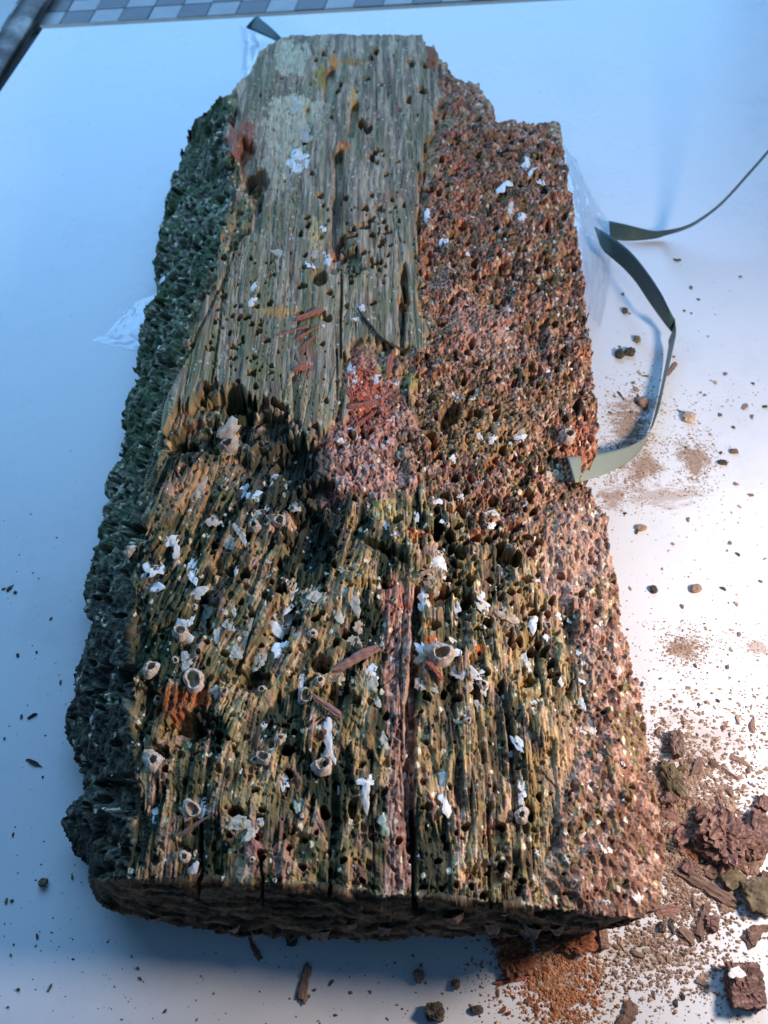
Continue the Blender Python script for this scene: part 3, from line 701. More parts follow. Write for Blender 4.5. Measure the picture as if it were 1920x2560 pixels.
for a in [(745, 275, 60, 40, pale_, .85, 16), (715, 330, 60, 70, pale_, .7, 12), (735, 150, 40, 45, (.44, .44, .32), .8, 16), (700, 430, 44, 70, (.42, .39, .29), .5, 12), (745, 410, 26, 30, (.74, .72, .66), .8, 8),
          (835, 160, 14, 14, (.55, .22, .04), .9, 8), (800, 200, 18, 30, (.36, .26, .05), .8, 8), (880, 160, 34, 8, (.35, .19, .05), .8, 8), (855, 372, 16, 12, (.50, .17, .05), 1, 30), (885, 250, 10, 26, (.6, .35, .12), .8, 8),
          (604, 345, 32, 52, (.34, .13, .08), .9, 22), (1080, 150, 14, 34, (.30, .10, .05), .9, 12), (700, 785, 44, 14, (.45, .25, .08), .85, 8), (840, 630, 20, 14, (.55, .28, .18), .9, 8),
          (790, 600, 16, 46, (.50, .38, .18), .7, 10), (1010, 760, 26, 12, (.38, .18, .07), .8, 9), (770, 900, 20, 50, (.30, .12, .09), .5, 9), (460, 1740, 70, 30, (.45, .16, .06), .85, 10), (430, 1775, 50, 26, (.34, .11, .05), .8, 9),
          (575, 1100, 26, 40, (.55, .36, .22), .7, 9), (700, 1300, 36, 30, (.55, .36, .25), .75, 9), (780, 1490, 40, 30, (.46, .42, .30), .7, 10), (640, 1500, 24, 60, pale_, .5, 8), (960, 1275, 36, 26, (.44, .36, .16), .85, 9),
          (1240, 860, 90, 40, (.46, .30, .24), .5, 10), (1210, 800, 100, 60, (.5, .30, .24), .5, 8), (480, 1230, 60, 70, (.44, .27, .16), .6, 12), (560, 1180, 50, 40, (.42, .28, .16), .5, 10),
          (960, 930, 20, 20, (.32, .34, .10), .7, 8), (1030, 950, 26, 20, (.38, .34, .12), .6, 8), (840, 1500, 60, 40, (.42, .30, .18), .5, 10), (1205, 1618, 13, 12, (.50, .13, .03), 1, 40), (1080, 1600, 22, 14, (.42, .13, .04), .9, 8),
          (990, 1490, 30, 60, (.42, .17, .11), .7, 8), (630, 2110, 26, 50, (.46, .20, .17), .75, 9), (705, 2150, 30, 50, (.42, .26, .21), .7, 8), (595, 2070, 34, 26, (.46, .40, .26), .7, 8), (1480, 900, 20, 40, (.42, .22, .15), .6, 8),
          (1440, 1110, 60, 70, (.44, .17, .10), .75, 10), (1190, 1330, 26, 20, (.45, .14, .05), .7, 8), (1040, 1330, 20, 14, (.45, .14, .05), .9, 8), (1430, 1390, 100, 120, (.42, .29, .24), .6, 10), (1500, 1650, 60, 90, (.42, .29, .24), .4, 10),
          (590, 1350, 30, 20, (.5, .28, .14), .7, 8), (560, 1230, 30, 30, (.12, .15, .08), .7, 8), (420, 1500, 70, 60, (.05, .085, .045), .6, 12), (400, 1640, 60, 60, (.045, .085, .05), .7, 12), (500, 1950, 60, 60, (.05, .08, .04), .4, 12),
          (1060, 640, 14, 60, (.40, .16, .09), .6, 8), (980, 500, 26, 20, (.32, .16, .09), .5, 8), (1160, 1080, 60, 60, (.36, .26, .12), .5, 8), (1250, 1080, 60, 70, (.34, .26, .12), .4, 8), (1010, 1130, 14, 70, (.34, .25, .19), .6, 8)]:
    patch(*a)
# lime specks
f1s, _, ids, ids2, _, _ = worley(X / .16, Y / .2, 77)
speck = (f1s < .30) * (ids > .965) * ss(.48, .58, N4) * (1 - slope * .7) * (1 - face)
C = mixc(C, one * c3(.8, .77, .7), speck * 1.0)
f1s, _, ids, ids2, _, _ = worley(X / .3, Y / .4, 78)
speck = (f1s + .5 * (N3 - .5) < .33) * (ids > .95) * (1 - tongue * .6) * (1 - face)
C = mixc(C, one * c3(.6, .55, .42), speck * .9)
lum = C.mean(-1, keepdims=True)
C = np.clip(C * c3(1.30, 1.19, 1.08) * (lum / .26) ** .32, 0, .85)
GR = np.clip(tongue + stave * .8 + strip * .5, 0, 1)

# --- build the grid mesh, keep only cells inside the outline
vin = inside
cell = vin[:-1, :-1] & vin[1:, :-1] & vin[:-1, 1:] & vin[1:, 1:]
idx = np.arange(ny * nx).reshape(ny, nx)
A, B_, C_, D_ = idx[:-1, :-1][cell], idx[:-1, 1:][cell], idx[1:, 1:][cell], idx[1:, :-1][cell]
quads = np.stack([A, D_, C_, B_], 1)
used = np.zeros(ny * nx, bool); used[quads.ravel()] = True
remap = np.full(ny * nx, -1); remap[used] = np.arange(used.sum())
quads = remap[quads]
V = P3.reshape(-1, 3)[used]; CC = C.reshape(-1, 3)[used]; GG = GR.reshape(-1)[used]
UV = np.stack([GU, GV], -1).reshape(-1, 2)[used]
base_nrm = NR.reshape(-1, 3)[used]
# boundary edges -> skirt that drops to the board and turns under
ed = np.concatenate([quads[:, [0, 1]], quads[:, [1, 2]], quads[:, [2, 3]], quads[:, [3, 0]]])
key = np.minimum(ed[:, 0], ed[:, 1]).astype(np.int64) * len(V) + np.maximum(ed[:, 0], ed[:, 1])
uq, inv, cnt = np.unique(key, return_inverse=True, return_counts=True)
be = ed[cnt[inv] == 1]
bv = np.unique(be.ravel())
bm_map = np.full(len(V), -1); bm_map[bv] = np.arange(len(bv))
ax_x = np.interp(V[bv, 1], [6, 20, 40, 70], [0, 0, 0.5, 0.5])
ctr = np.stack([ax_x, np.clip(V[bv, 1], 11, 60)], 1)
dirv = ctr - V[bv, :2]; dirv /= np.linalg.norm(dirv, axis=1, keepdims=True)
rings = []; RR = 9
zb = V[bv, 2]
for k in range(1, RR + 1):
    t = k / RR
    inw = 0.10 + 1.1 * t ** 2.2
    p = V[bv].copy()
    nz = fbm(V[bv, 0] * 2.2 + 50, V[bv, 1] * 2.2 + t * zb * 2.0, 3, 120 + 0 * k) - .5
    p[:, :2] += dirv * (inw - 0.8 * nz * (1 if k < RR else 0))[:, None]
    p[:, 2] = zb * (1 - t) + 0.02 * t
    rings.append(p)
nV = len(V); nb = len(bv)
allV = np.concatenate([V] + rings)
sk = []
prev = be
for k in range(RR):
    cur = nV + k * nb + bm_map[be]
    sk.append(np.stack([prev[:, 1], prev[:, 0], cur[:, 0], cur[:, 1]], 1)); prev = cur
allQ = np.concatenate([quads] + sk)
me = mesh_np("wood", allV, allQ, True)
nA = len(allV)
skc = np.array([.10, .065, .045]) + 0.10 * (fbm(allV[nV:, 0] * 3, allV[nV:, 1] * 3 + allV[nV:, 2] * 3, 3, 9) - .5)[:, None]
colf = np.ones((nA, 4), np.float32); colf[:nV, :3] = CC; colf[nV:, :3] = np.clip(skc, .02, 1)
ca = me.color_attributes.new("stain", 'FLOAT_COLOR', 'POINT'); ca.data.foreach_set("color", colf.ravel())
ga = me.attributes.new("grainy", 'FLOAT', 'POINT'); gg = np.zeros(nA, np.float32); gg[:nV] = GG; ga.data.foreach_set("value", gg)
uvl = me.uv_layers.new(name="grain")
uva = np.zeros((nA, 2), np.float32); uva[:nV] = UV; uva[nV:] = allV[nV:, :2]
li = np.empty(len(me.loops), np.int32); me.loops.foreach_get("vertex_index", li)
uvl.data.foreach_set("uv", uva[li].ravel())

timber = bpy.data.objects.new("driftwood_timber", None); COL.objects.link(timber)
tag(timber, "worm-eaten weathered timber block with moss and barnacles lying on the white board", "timber")
wood = link("wood", me, timber, M['timber'])

PF, NF = P3, NR
def surf(px, py):
    i = int(np.clip(round((px - x0g) / STEP), 2, nx - 3)); j = int(np.clip(round((py - y0g) / STEP), 2, ny - 3))
    w = P3[j - 2:j + 3, i - 2:i + 3].reshape(-1, 3)
    p = w.mean(0); hz = np.percentile(((w - p) @ NF[j, i]), 70)
    return Vector((p + NF[j, i] * hz).tolist()), Vector(NF[j, i].tolist())

# ------------------------------------------------------------------ barnacles, shells, crusts (parts of the timber)
R = random.Random(3)
def place(o, p, n, spin, scale=1.0):
    q = Vector((0, 0, 1)).rotation_difference(n)
    o.matrix_world = Matrix.Translation(p * S) @ q.to_matrix().to_4x4() @ Matrix.Rotation(spin, 4, 'Z') @ Matrix.Diagonal((*(scale if isinstance(scale, tuple) else (scale,) * 3), 1))
def barnacle_mesh(seed, open_=0.55, hgt=0.75):
    r_ = random.Random(seed); seg = 30
    prof = [(1.05, -0.12), (0.98, 0.08), (0.88, hgt * .4), (0.74, hgt * .75), (open_ + .07, hgt), (open_, hgt * 1.02), (open_ * .9, hgt * .85), (open_ * .86, hgt * .4), (open_ * .75, 0.02), (0.02, -0.02)]
    vs, fs = [], []
    ph = [r_.uniform(0, 6.28) for _ in range(6)]
    for i, (rr, zz) in enumerate(prof):
        for k in range(seg):
            a = 2 * math.pi * k / seg
            m_ = 1 + 0.05 * math.sin(5 * a + ph[0]) * (1 - i / 12) + 0.12 * math.sin(2 * a + ph[1]) + 0.07 * math.sin(3 * a + ph[2] * 2) + 0.03 * math.sin(17 * a + ph[2]) * (i < 5)
            if i > 3:
                m_ *= 1 + 0.20 * abs(math.cos(a + ph[3])) - .1
            zj = zz + (0.10 * math.sin(3 * a + ph[4]) + .07 * math.sin(7 * a + ph[5])) * (3 <= i <= 6)
            vs.append((rr * m_ * math.cos(a), rr * m_ * math.sin(a) * .9, zj))
    for i in range(len(prof) - 1):
        for k in range(seg):
            fs.append((i * seg + k, i * seg + (k + 1) % seg, (i + 1) * seg + (k + 1) % seg, (i + 1) * seg + k))
    me_ = mesh_np("barnacle", vs, fs, True)
    me_.materials.append(M['barnacle']); me_.materials.append(M['inner'])
    mi = np.zeros(len(me_.polygons), np.int32); mi[6 * seg:] = 1
    me_.polygons.foreach_set("material_index", mi)
    return me_
def shell_mesh(seed, curl=0.5, mat=None, jag=.25, holey=0):
    """broken curved plate with real thickness"""
    r_ = random.Random(seed); seg, rings_ = 22, 5
    ph = [r_.uniform(0, 6.28) for _ in range(6)]
    def P_(a, t):
        rr = t * (1 + jag * (.5 * math.sin(2 * a + ph[0]) + .35 * math.sin(3 * a + ph[1]) + .25 * math.sin(5 * a + ph[2]) + .2 * math.sin(9 * a + ph[3])))
        x, y = rr * math.cos(a), rr * math.sin(a)
        z_ = curl * (1 - (x * x * 1.1 + y * y * .5)) + 0.10 * math.sin(5 * x + ph[4]) * math.sin(4 * y + ph[5])
        return x, y, z_
    vs, fs = [], []
    for side in (0, 1):
        vs.append((0, 0, P_(0, 0)[2] - .10 * side))
        for i in range(1, rings_ + 1):
            for k in range(seg):
                x, y, z_ = P_(2 * math.pi * k / seg, i / rings_)
                vs.append((x, y, z_ - .06 * side))
    off = 1 + rings_ * seg
    def ring(s, i, k): return s * off + 1 + (i - 1) * seg + k % seg
    for s in (0, 1):
        for k in range(seg):
            t = (s * off, ring(s, 1, k), ring(s, 1, k + 1)); fs.append(t if s == 0 else t[::-1])
            for i in range(1, rings_):
                q = (ring(s, i, k), ring(s, i + 1, k), ring(s, i + 1, k + 1), ring(s, i, k + 1))
                a, b1_ = (q[0], q[1], q[2]), (q[0], q[2], q[3])
                fs += [a, b1_] if s == 0 else [a[::-1], b1_[::-1]]
    for k in range(seg):
        a, b1_, c, d = ring(0, rings_, k), ring(0, rings_, k + 1), ring(1, rings_, k + 1), ring(1, rings_, k)
        fs += [(a, d, c), (a, c, b1_)]
    me_ = mesh_np("shell_fragment", vs, fs, True)
    me_.materials.append(mat)
    return me_
BM = [barnacle_mesh(i, .40 + .09 * (i % 4), .65 + .12 * (i % 3)) for i in range(8)]
SMt = {k: [shell_mesh(10 * j + i, [.08, .18, .30, .04][i % 4], M[k], .45 + .12 * (i % 3)) for i in range(8)] for j, k in enumerate(('shell', 'shell_tan', 'shell_green', 'crust'))}
def local_cm(px, py, zz): return cmpx(px, py, zz)
def put_barnacle(px, py, r, i=None, up=0.0):
    p, n = surf(px, py)
    o = link("barnacle", BM[R.randrange(8) if i is None else i], timber)
    k = r * local_cm(px, py, p.z)
    n = (n + Vector((R.uniform(-.3, .3), R.uniform(-.3, .3), .25))).normalized()
    place(o, p + n * (up * k), n, R.uniform(0, 6.28), (k, k, k * R.uniform(.8, 1.15)))
def put_shell(px, py, rx, ry, rot_=0.0, kind='shell', lift=.0, tilt=.35):
    p, n = surf(px, py)
    o = link("shell_fragment" if kind != 'crust' else "lime_crust", SMt[kind][R.randrange(8)] if kind != 'crust' else SMt[kind][R.choice((3, 7))], timber)
    k = local_cm(px, py, p.z)
    n = (n + Vector((R.uniform(-tilt, tilt), R.uniform(-tilt, tilt), .2))).normalized()
    fore = 1.0 / max(.45, abs(math.sin(math.radians(57) + math.atan((py - 1280) / FPX))))
    rxx, ryy = rx * k, ry * k * (1 + (fore - 1) * abs(math.cos(rot_)))
    place(o, p + n * (lift * rxx - .12 * rxx), n, rot_, (rxx * 1.2, ryy * 1.2, min(rxx, ryy) * .9))
for a in [(484, 1698, 30), (379, 1673, 24), (762, 1735, 22), (653, 1721, 11), (782, 1585, 13), (382, 1905, 28), (806, 1912, 27), (478, 2020, 24), (660, 1895, 20), (328, 1380, 18), (450, 1580, 22),
          (530, 1475, 15), (1100, 1638, 36), (1307, 2035, 20), (457, 2140, 16), (437, 1650, 10), (710, 1560, 14), (484, 1513, 9), (723, 1455, 8), (845, 1015, 6), (835, 1035, 5), (868, 1118, 8), (895, 1122, 8),
          (1118, 1310, 8), (575, 1115, 22), (1417, 1095, 22), (1283, 1240, 20), (1210, 1708, 14), (635, 1310, 20), (700, 1300, 20), (560, 1730, 12), (390, 1740, 14), (985, 1500, 8), (1370, 1560, 12), (1140, 1745, 14),
          (800, 1700, 14), (560, 1215, 9), (632, 2150, 8), (685, 2200, 6), (640, 1900, 12), (700, 1850, 14), (1170, 1800, 10), (1100, 1380, 9)]:
    put_barnacle(*a)
SH = [(1319, 422, 11, 15), (1326, 436, 7, 9), (1259, 466, 15, 14), (1272, 520, 12, 9), (1298, 532, 9, 12), (1308, 553, 9, 10), (1068, 548, 8, 13), (1102, 602, 5, 6), (1276, 634, 8, 9), (778, 668, 11, 10),
      (812, 650, 9, 11), (820, 662, 9, 8), (635, 730, 8, 10), (632, 761, 9, 10), (1278, 766, 9, 9), (1139, 976, 16, 6), (808, 580, 6, 6), (905, 780, 9, 8), (893, 805, 9, 5), (607, 1220, 10, 13), (632, 1238, 14, 10),
      (966, 1302, 12, 14), (988, 1333, 12, 11), (1283, 1240, 20, 26), (420, 1348, 18, 15), (443, 1388, 9, 24), (383, 1415, 18, 22), (360, 1432, 18, 10), (372, 1462, 26, 16), (480, 1425, 15, 26), (481, 1480, 22, 16), (590, 1420, 6, 10),
      (1100, 1408, 20, 20), (1122, 1440, 6, 12), (1258, 1425, 15, 18), (1060, 1487, 11, 26), (1058, 1512, 8, 12), (1136, 1512, 12, 14), (1200, 1483, 8, 20), (1215, 1518, 11, 22, .6), (1333, 1556, 11, 15), (1373, 1593, 11, 7), (730, 1475, 7, 20, -.5),
      (722, 1508, 10, 16, -.6), (690, 1550, 24, 22), (712, 1545, 16, 26), (703, 1615, 14, 26, -.3), (688, 1530, 10, 8), (755, 1622, 12, 5, .5), (452, 1576, 20, 20), (470, 1545, 10, 16), (929, 1678, 14, 14), (752, 1698, 8, 20),
      (1056, 1625, 10, 20, .5), (1130, 1632, 16, 12), (1155, 1678, 24, 18), (1199, 1678, 8, 8), (1208, 1708, 12, 16), (1295, 1858, 8, 24, .4), (1278, 1878, 8, 8), (1308, 1960, 9, 15), (1307, 1990, 8, 15),
      (1478, 1815, 12, 18), (1462, 1827, 20, 5), (704, 1950, 11, 24, .3), (918, 1950, 17, 14), (915, 1992, 11, 24), (1110, 1938, 11, 18), (1113, 1998, 14, 26), (386, 2030, 14, 24), (510, 2012, 14, 30), (477, 2178, 10, 20),
      (1009, 1930, 7, 7), (402, 690, 12, 10), (740, 400, 9, 8), (760, 396, 8, 8), (808, 820, 5, 4), (1068, 1500, 6, 10), (1112, 1648, 10, 8), (1195, 1690, 9, 7), (872, 1070, 6, 6), (877, 930, 8, 12), (940, 945, 10, 14), (886, 950, 8, 8),
      (1340, 1450, 6, 5), (1398, 1535, 7, 6), (1425, 1545, 6, 7), (1490, 1567, 5, 6), (1230, 1285, 12, 8), (1228, 1308, 10, 12), (1090, 1250, 12, 8), (1040, 1290, 5, 14), (820, 1840, 12, 30, .1), (830, 1870, 10, 24, .2), (657, 1815, 10, 9),
      (650, 2055, 8, 9), (652, 2073, 7, 8), (963, 2240, 5, 4), (565, 1195, 4, 4), (1205, 1560, 5, 5), (1130, 1598, 8, 6), (1310, 1640, 8, 14), (1322, 1660, 9, 9), (1405, 1700, 8, 10), (1460, 1700, 10, 9), (1540, 1680, 6, 14), (1568, 1700, 8, 5),
      (1455, 1760, 9, 12), (1500, 1560, 5, 5), (1447, 1620, 14, 12), (1515, 2125, 12, 9), (1590, 2235, 11, 16), (1513, 2255, 7, 7), (1345, 2130, 6, 5), (1120, 1340, 8, 4), (1155, 1240, 9, 6), (1115, 600, 5, 9), (228, 1812, 9, 16), (1370, 930, 5, 5),
      (990, 960, 6, 5), (1110, 1300, 10, 6), (1135, 1150, 9, 7), (1300, 1100, 10, 9), (1195, 1100, 8, 9), (1230, 1108, 9, 8), (500, 1300, 6, 6), (590, 1560, 9, 8), (640, 990, 0, 0)]
for a in SH:
    if a[2] > 0: put_shell(a[0], a[1], a[2], a[3], a[4] if len(a) > 4 else R.uniform(-.3, .3))
for a in [(575, 1085, 22, 30), (382, 1900, 22, 20), (1060, 1640, 18, 16), (1085, 1625, 20, 22), (1172, 1702, 18, 14), (1110, 1640, 20, 12), (1090, 1500, 20, 10), (1270, 1535, 22, 12), (470, 2015, 20, 18), (840, 1690, 16, 14),
          (400, 1610, 12, 10), (540, 1730, 14, 14), (1080, 1430, 26, 12, -.8), (1150, 1450, 16, 14), (690, 1190, 12, 10), (735, 1260, 14, 12), (1390, 1190, 16, 10), (1373, 1195, 9, 10), (1300, 1090, 12, 9), (860, 640, 14, 12), (795, 640, 7, 16),
          (1165, 1575, 18, 10), (900, 1560, 16, 14), (885, 1600, 16, 14), (490, 1220, 16, 26), (535, 1290, 14, 20), (1050, 1710, 14, 12), (1078, 1460, 22, 12, -.7), (1590, 2240, 9, 12), (1500, 1900, 10, 10)]:
    put_shell(a[0], a[1], a[2], a[3], a[4] if len(a) > 4 else R.uniform(-.5, .5), 'shell_tan')
for a in [(283, 1755, 16, 12), (735, 1990, 20, 22), (962, 2065, 14, 18), (575, 1120, 14, 16), (480, 1560, 10, 16), (640, 1240, 8, 12), (500, 1545, 10, 20), (745, 2005, 10, 20)]:
    put_shell(a[0], a[1], a[2], a[3], R.uniform(-.5, .5), 'shell_green')
for a in [(510, 1510, 16, 12), (545, 1575, 11, 24), (612, 1590, 8, 34, -.3), (465, 1650, 16, 16), (645, 1645, 17, 17), (570, 1560, 14, 12), (590, 1630, 12, 14), (1082, 1718, 14, 8), (600, 2060, 26, 14), (630, 2080, 14, 16), (570, 1350, 18, 14),
          (640, 1280, 20, 8), (600, 1330, 10, 20), (860, 1420, 14, 10), (880, 1500, 16, 26), (850, 1530, 14, 18), (790, 1490, 20, 12), (740, 260, 18, 14), (760, 340, 16, 14), (700, 640, 20, 6), (760, 420, 12, 12), (735, 280, 9, 9),
          (1240, 1640, 10, 14), (1200, 1760, 12, 10), (930, 1720, 16, 20), (945, 1750, 10, 14), (960, 1860, 12, 22), (830, 1850, 14, 30), (580, 1520, 8, 12)]:
    put_shell(a[0], a[1], a[2], a[3], a[4] if len(a) > 4 else R.uniform(-.5, .5), 'crust', .1, .15)
# small bits
zon = [([(340, 1350), (700, 1200), (1380, 1300), (1420, 2240), (330, 2150)], 60), ([(1060, 400), (1420, 400), (1480, 1200), (1330, 1350), (1060, 1150)], 34), ([(870, 900), (990, 900), (1010, 1100), (820, 1230)], 14),
       ([(1400, 1300), (1500, 1300), (1640, 2240), (1400, 2240)], 14), ([(420, 600), (330, 1200), (240, 1900), (310, 2200), (330, 1500), (500, 800)], 12)]
for poly, n in zon:
    P_ = np.array(poly, float); lo, hi = P_.min(0), P_.max(0); c = 0
    while c < n:
        x, y = R.uniform(lo[0], hi[0]), R.uniform(lo[1], hi[1])
        if sdpoly(np.array([x]), np.array([y]), poly)[0] > 4:
            r_ = R.uniform(2.5, 6); c += 1
            put_shell(x, y, r_, r_ * R.uniform(.6, 1.7), R.uniform(-1, 1), R.choice(('shell', 'shell', 'shell_tan', 'crust')))
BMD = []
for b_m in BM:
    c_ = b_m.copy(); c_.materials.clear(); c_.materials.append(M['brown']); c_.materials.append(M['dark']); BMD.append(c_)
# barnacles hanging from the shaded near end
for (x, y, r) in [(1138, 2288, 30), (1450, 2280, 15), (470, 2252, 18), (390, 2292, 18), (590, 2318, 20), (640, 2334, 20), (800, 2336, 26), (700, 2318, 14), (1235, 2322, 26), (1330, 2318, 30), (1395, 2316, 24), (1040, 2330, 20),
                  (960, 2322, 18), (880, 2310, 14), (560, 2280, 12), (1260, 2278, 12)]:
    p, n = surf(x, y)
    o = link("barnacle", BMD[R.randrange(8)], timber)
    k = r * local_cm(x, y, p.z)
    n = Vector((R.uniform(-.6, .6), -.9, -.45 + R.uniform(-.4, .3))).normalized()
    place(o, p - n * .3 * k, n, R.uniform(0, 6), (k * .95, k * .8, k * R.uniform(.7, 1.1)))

# ------------------------------------------------------------------ chips and splinters
def splinter_mesh(seed, segs=10, rag=.35, bend=.1):
    """unit splinter: length 2 along x, width 2, height 1; split ends, grooved faces"""
    r_ = random.Random(seed); vs, fs = [], []
    sec = [(-1, .1), (-.8, .6), (-.35, .72), (-.05, .95), (.3, .86), (.6, .95), (1, .3), (.85, -.05), (0, -.12), (-.8, -.05)]
    off = [r_.uniform(-.25, .25) for _ in sec]
    c = 0; phs = [r_.uniform(0, 6) for _ in range(4)]
    for i in range(segs + 1):
        t = -1 + 2 * i / segs
        w = 1 - .62 * max(t, 0) ** 1.6 - .35 * max(-t, 0) ** 3 + .22 * math.sin(2.6 * t + phs[0]) + r_.uniform(-.12, .12)
        for j, (y, z_) in enumerate(sec):
            e = 0
            if i in (0, segs): e = (r_.uniform(-.55, .18)) * (1 if i else -1)
            vs.append((t + e, y * w * (1 + r_.uniform(-.13, .13)) + bend * math.sin(2 * t + phs[1]), z_ * (w * .9) * (1 + off[j] + r_.uniform(-.12, .12)) + .15 * bend * math.sin(3 * t + phs[2])))
    ns = len(sec)
    for i in range(segs):
        for j in range(ns):
            a, b1_, c_, d = i * ns + j, i * ns + (j + 1) % ns, (i + 1) * ns + (j + 1) % ns, (i + 1) * ns + j
            fs += [(a, b1_, c_), (a, c_, d)]
    for e, rev in ((0, 1), (segs * ns, 0)):
        vs.append(tuple(np.mean([vs[e + j] for j in range(ns)], axis=0) + np.array([(-.12 if rev else .12), 0, 0])))
        m_ = len(vs) - 1
        for j in range(ns):
            t = (m_, e + j, e + (j + 1) % ns); fs.append(t[::-1] if rev else t)
    me_ = mesh_np("wood_splinter", vs, fs, False)
    return me_
def chunk_mesh(seed, sub=3, amp=.28, freq=2.0, box=0.0, pits=0.0):
    bm = bmesh.new(); bmesh.ops.create_icosphere(bm, subdivisions=sub, radius=1.0)
    co = np.array([v.co[:] for v in bm.verts]); fs = np.array([[v.index for v in f.verts] for f in bm.faces]); bm.free()
    if box:
        m_ = np.abs(co).max(1, keepdims=True); co = co * (1 - box) + (co / m_ * .82) * box
    a = seed * 13.7
    d = (fbm(co[:, 0] * freq + a, co[:, 1] * freq + co[:, 2] * 1.7 * freq, 4, seed) + fbm(co[:, 2] * freq + a, co[:, 0] * freq - co[:, 1] * 1.3 * freq, 4, seed + 5) - 1) * 2 * amp
    if pits:
        f_, g_, id_, _, _, _ = worley(co[:, 0] * 4.5 + a, co[:, 1] * 4.5 + co[:, 2] * 3, seed)
        d = d - pits * ss(0, .5, g_ - f_) * id_
    co = co * (1 + d)[:, None]
    return mesh_np("wood_chunk", co, fs, False)
SPL = [splinter_mesh(i, 10, .35, [.05, .2, .35][i % 3]) for i in range(7)]
def crumb_mesh(seed):
    r_ = random.Random(seed + 50); bm = bmesh.new()
    for _ in range(15):
        v = Vector((r_.gauss(0, 1), r_.gauss(0, 1), r_.gauss(0, 1))).normalized() * r_.uniform(.7, 1.15)
        bm.verts.new((v.x, v.y * r_.uniform(.6, 1), v.z * .85))
    bmesh.ops.convex_hull(bm, input=bm.verts)
    bmesh.ops.delete(bm, geom=[v for v in bm.verts if not v.link_faces], context='VERTS')
    bmesh.ops.subdivide_edges(bm, edges=bm.edges, cuts=1, use_grid_fill=True)
    for v in bm.verts: v.co *= 1 + r_.uniform(-.13, .1)
    bmesh.ops.triangulate(bm, faces=bm.faces)
    me_ = bpy.data.meshes.new("wood_crumb"); bm.to_mesh(me_); bm.free()
    for v in me_.vertices: v.co *= S
    return me_
CHK = [crumb_mesh(i) for i in range(8)]
_cache = {}
def with_mat(me_, key, mat):
    k = (key, mat)
    if k not in _cache:
        c = me_.copy(); c.materials.clear(); c.materials.append(M[mat]); _cache[k] = c
    return _cache[k]
def chip(name, x1, y1, x2, y2, w, hgt, mat, i, label, cat, group=None, z=None, raise_=0.0, tilt=0.0):
    """a splinter lying between two photo points (on the board or, z=None.. on the timber)"""
    if z is None:
        # rests on the high spots of the timber under it
        pa, pb = surf(x1, y1)[0], surf(x2, y2)[0]
        zz = max(surf(x1 + (x2 - x1) * t, y1 + (y2 - y1) * t)[0].z for t in (0, .25, .5, .75, 1))
        pa.z, pb.z = (pa.z + zz * 2) / 3, (pb.z + zz * 2) / 3
        k = local_cm((x1 + x2) / 2, (y1 + y2) / 2, pa.z)
        pa, pb = pt(x1, y1, pa.z), pt(x2, y2, pb.z)
    else:
        pa, pb = pt(x1, y1, z), pt(x2, y2, z); k = local_cm((x1 + x2) / 2, (y1 + y2) / 2, z)
    o = link(name, with_mat(SPL[i % 7], ('s', i % 7), mat))
    L_ = (pb - pa).length
    ax = (pb - pa).normalized(); up = Vector((0, 0, 1)); ay = up.cross(ax).normalized(); az = ax.cross(ay)
    Mx = Matrix((ax, ay, az)).transposed().to_4x4()
    c = (pa + pb) / 2 + Vector((0, 0, raise_))
    o.matrix_world = Matrix.Translation(c * S) @ Mx @ Matrix.Rotation(tilt, 4, 'X') @ Matrix.Diagonal((L_ / 2, w * k / 2, hgt * k, 1))
    tag(o, label, cat, group)
    return o
def lump(name, x, y, rx, ry, hz, mat, i, label, cat, group=None, z=0.0, mesh=None, rot_=None, sink=.25):
    k = local_cm(x, y, z)
    me_ = mesh if mesh is not None else with_mat(CHK[i % 8], ('c', i % 8), mat)
    if mesh is not None and not me_.materials: me_.materials.append(M[mat])
    o = link(name, me_)
    fore = 1 / max(.5, math.sin(PITCH + math.atan((y - 1280) / FPX)))
    o.matrix_world = Matrix.Translation((pt(x, y, z) + Vector((0, 0, hz * k * (1 - sink)))) * S) @ Matrix.Rotation(R.uniform(-.3, .3) if rot_ is None else rot_, 4, 'Z') @ Matrix.Diagonal((rx * k, ry * k * fore, hz * k, 1))
    if label: tag(o, label, cat, group)
    return o

# loose red splinters on the timber
red = [(738, 802, 806, 776, 18, 'largest triangular red splinter lying flat on the grey grain of the timber'),
       (690, 842, 772, 815, 6, 'thin red splinter pointing left from the largest red splinter'),
       (742, 850, 806, 812, 8, 'red splinter crossing just below the largest red splinter'),
       (748, 880, 790, 838, 6, 'short thin red splinter lowest of the loose pile on the grey grain'),
       (736, 926, 778, 918, 16, 'small blocky red chip alone on the grey grain below the red pile'),
       (890, 922, 934, 932, 9, 'bright red splinter lying level above the red rotten patch'),
       (968, 948, 980, 880, 14, 'upright orange red splinter at the foot of the dark twig'),
       (872, 1020, 942, 1008, 20, 'broad curled red splinter across the red rotten patch'),
       (886, 1068, 942, 1028, 10, 'long red splinter slanting up to the right in the red rotten patch'),
       (880, 1030, 896, 1066, 8, 'short red splinter leaning down from the broad curled one'),
       (912, 1072, 978, 1054, 5, 'hair thin red splinter reaching right out of the rotten patch'),
       (815, 1120, 842, 1098, 7, 'pale red splinter at the left foot of the rotten patch'),
       (995, 1092, 1012, 1112, 7, 'small red splinter beside the round hole right of the pink strip'),
       (868, 968, 880, 1000, 12, 'red splinter standing along the left rim of the rotten patch')]
for i, a in enumerate(red):
    chip("wood_splinter", *a[:5], a[4] * .35, 'red', i, a[5], "splinter", "loose red splinters on the timber", raise_=.06)
chip("wood_splinter", 780, 1742, 858, 1796, 20, 7, 'redbrown', 3, "thick brown red splinter wedged under a dark barnacle in the lower middle", "splinter", raise_=.12)
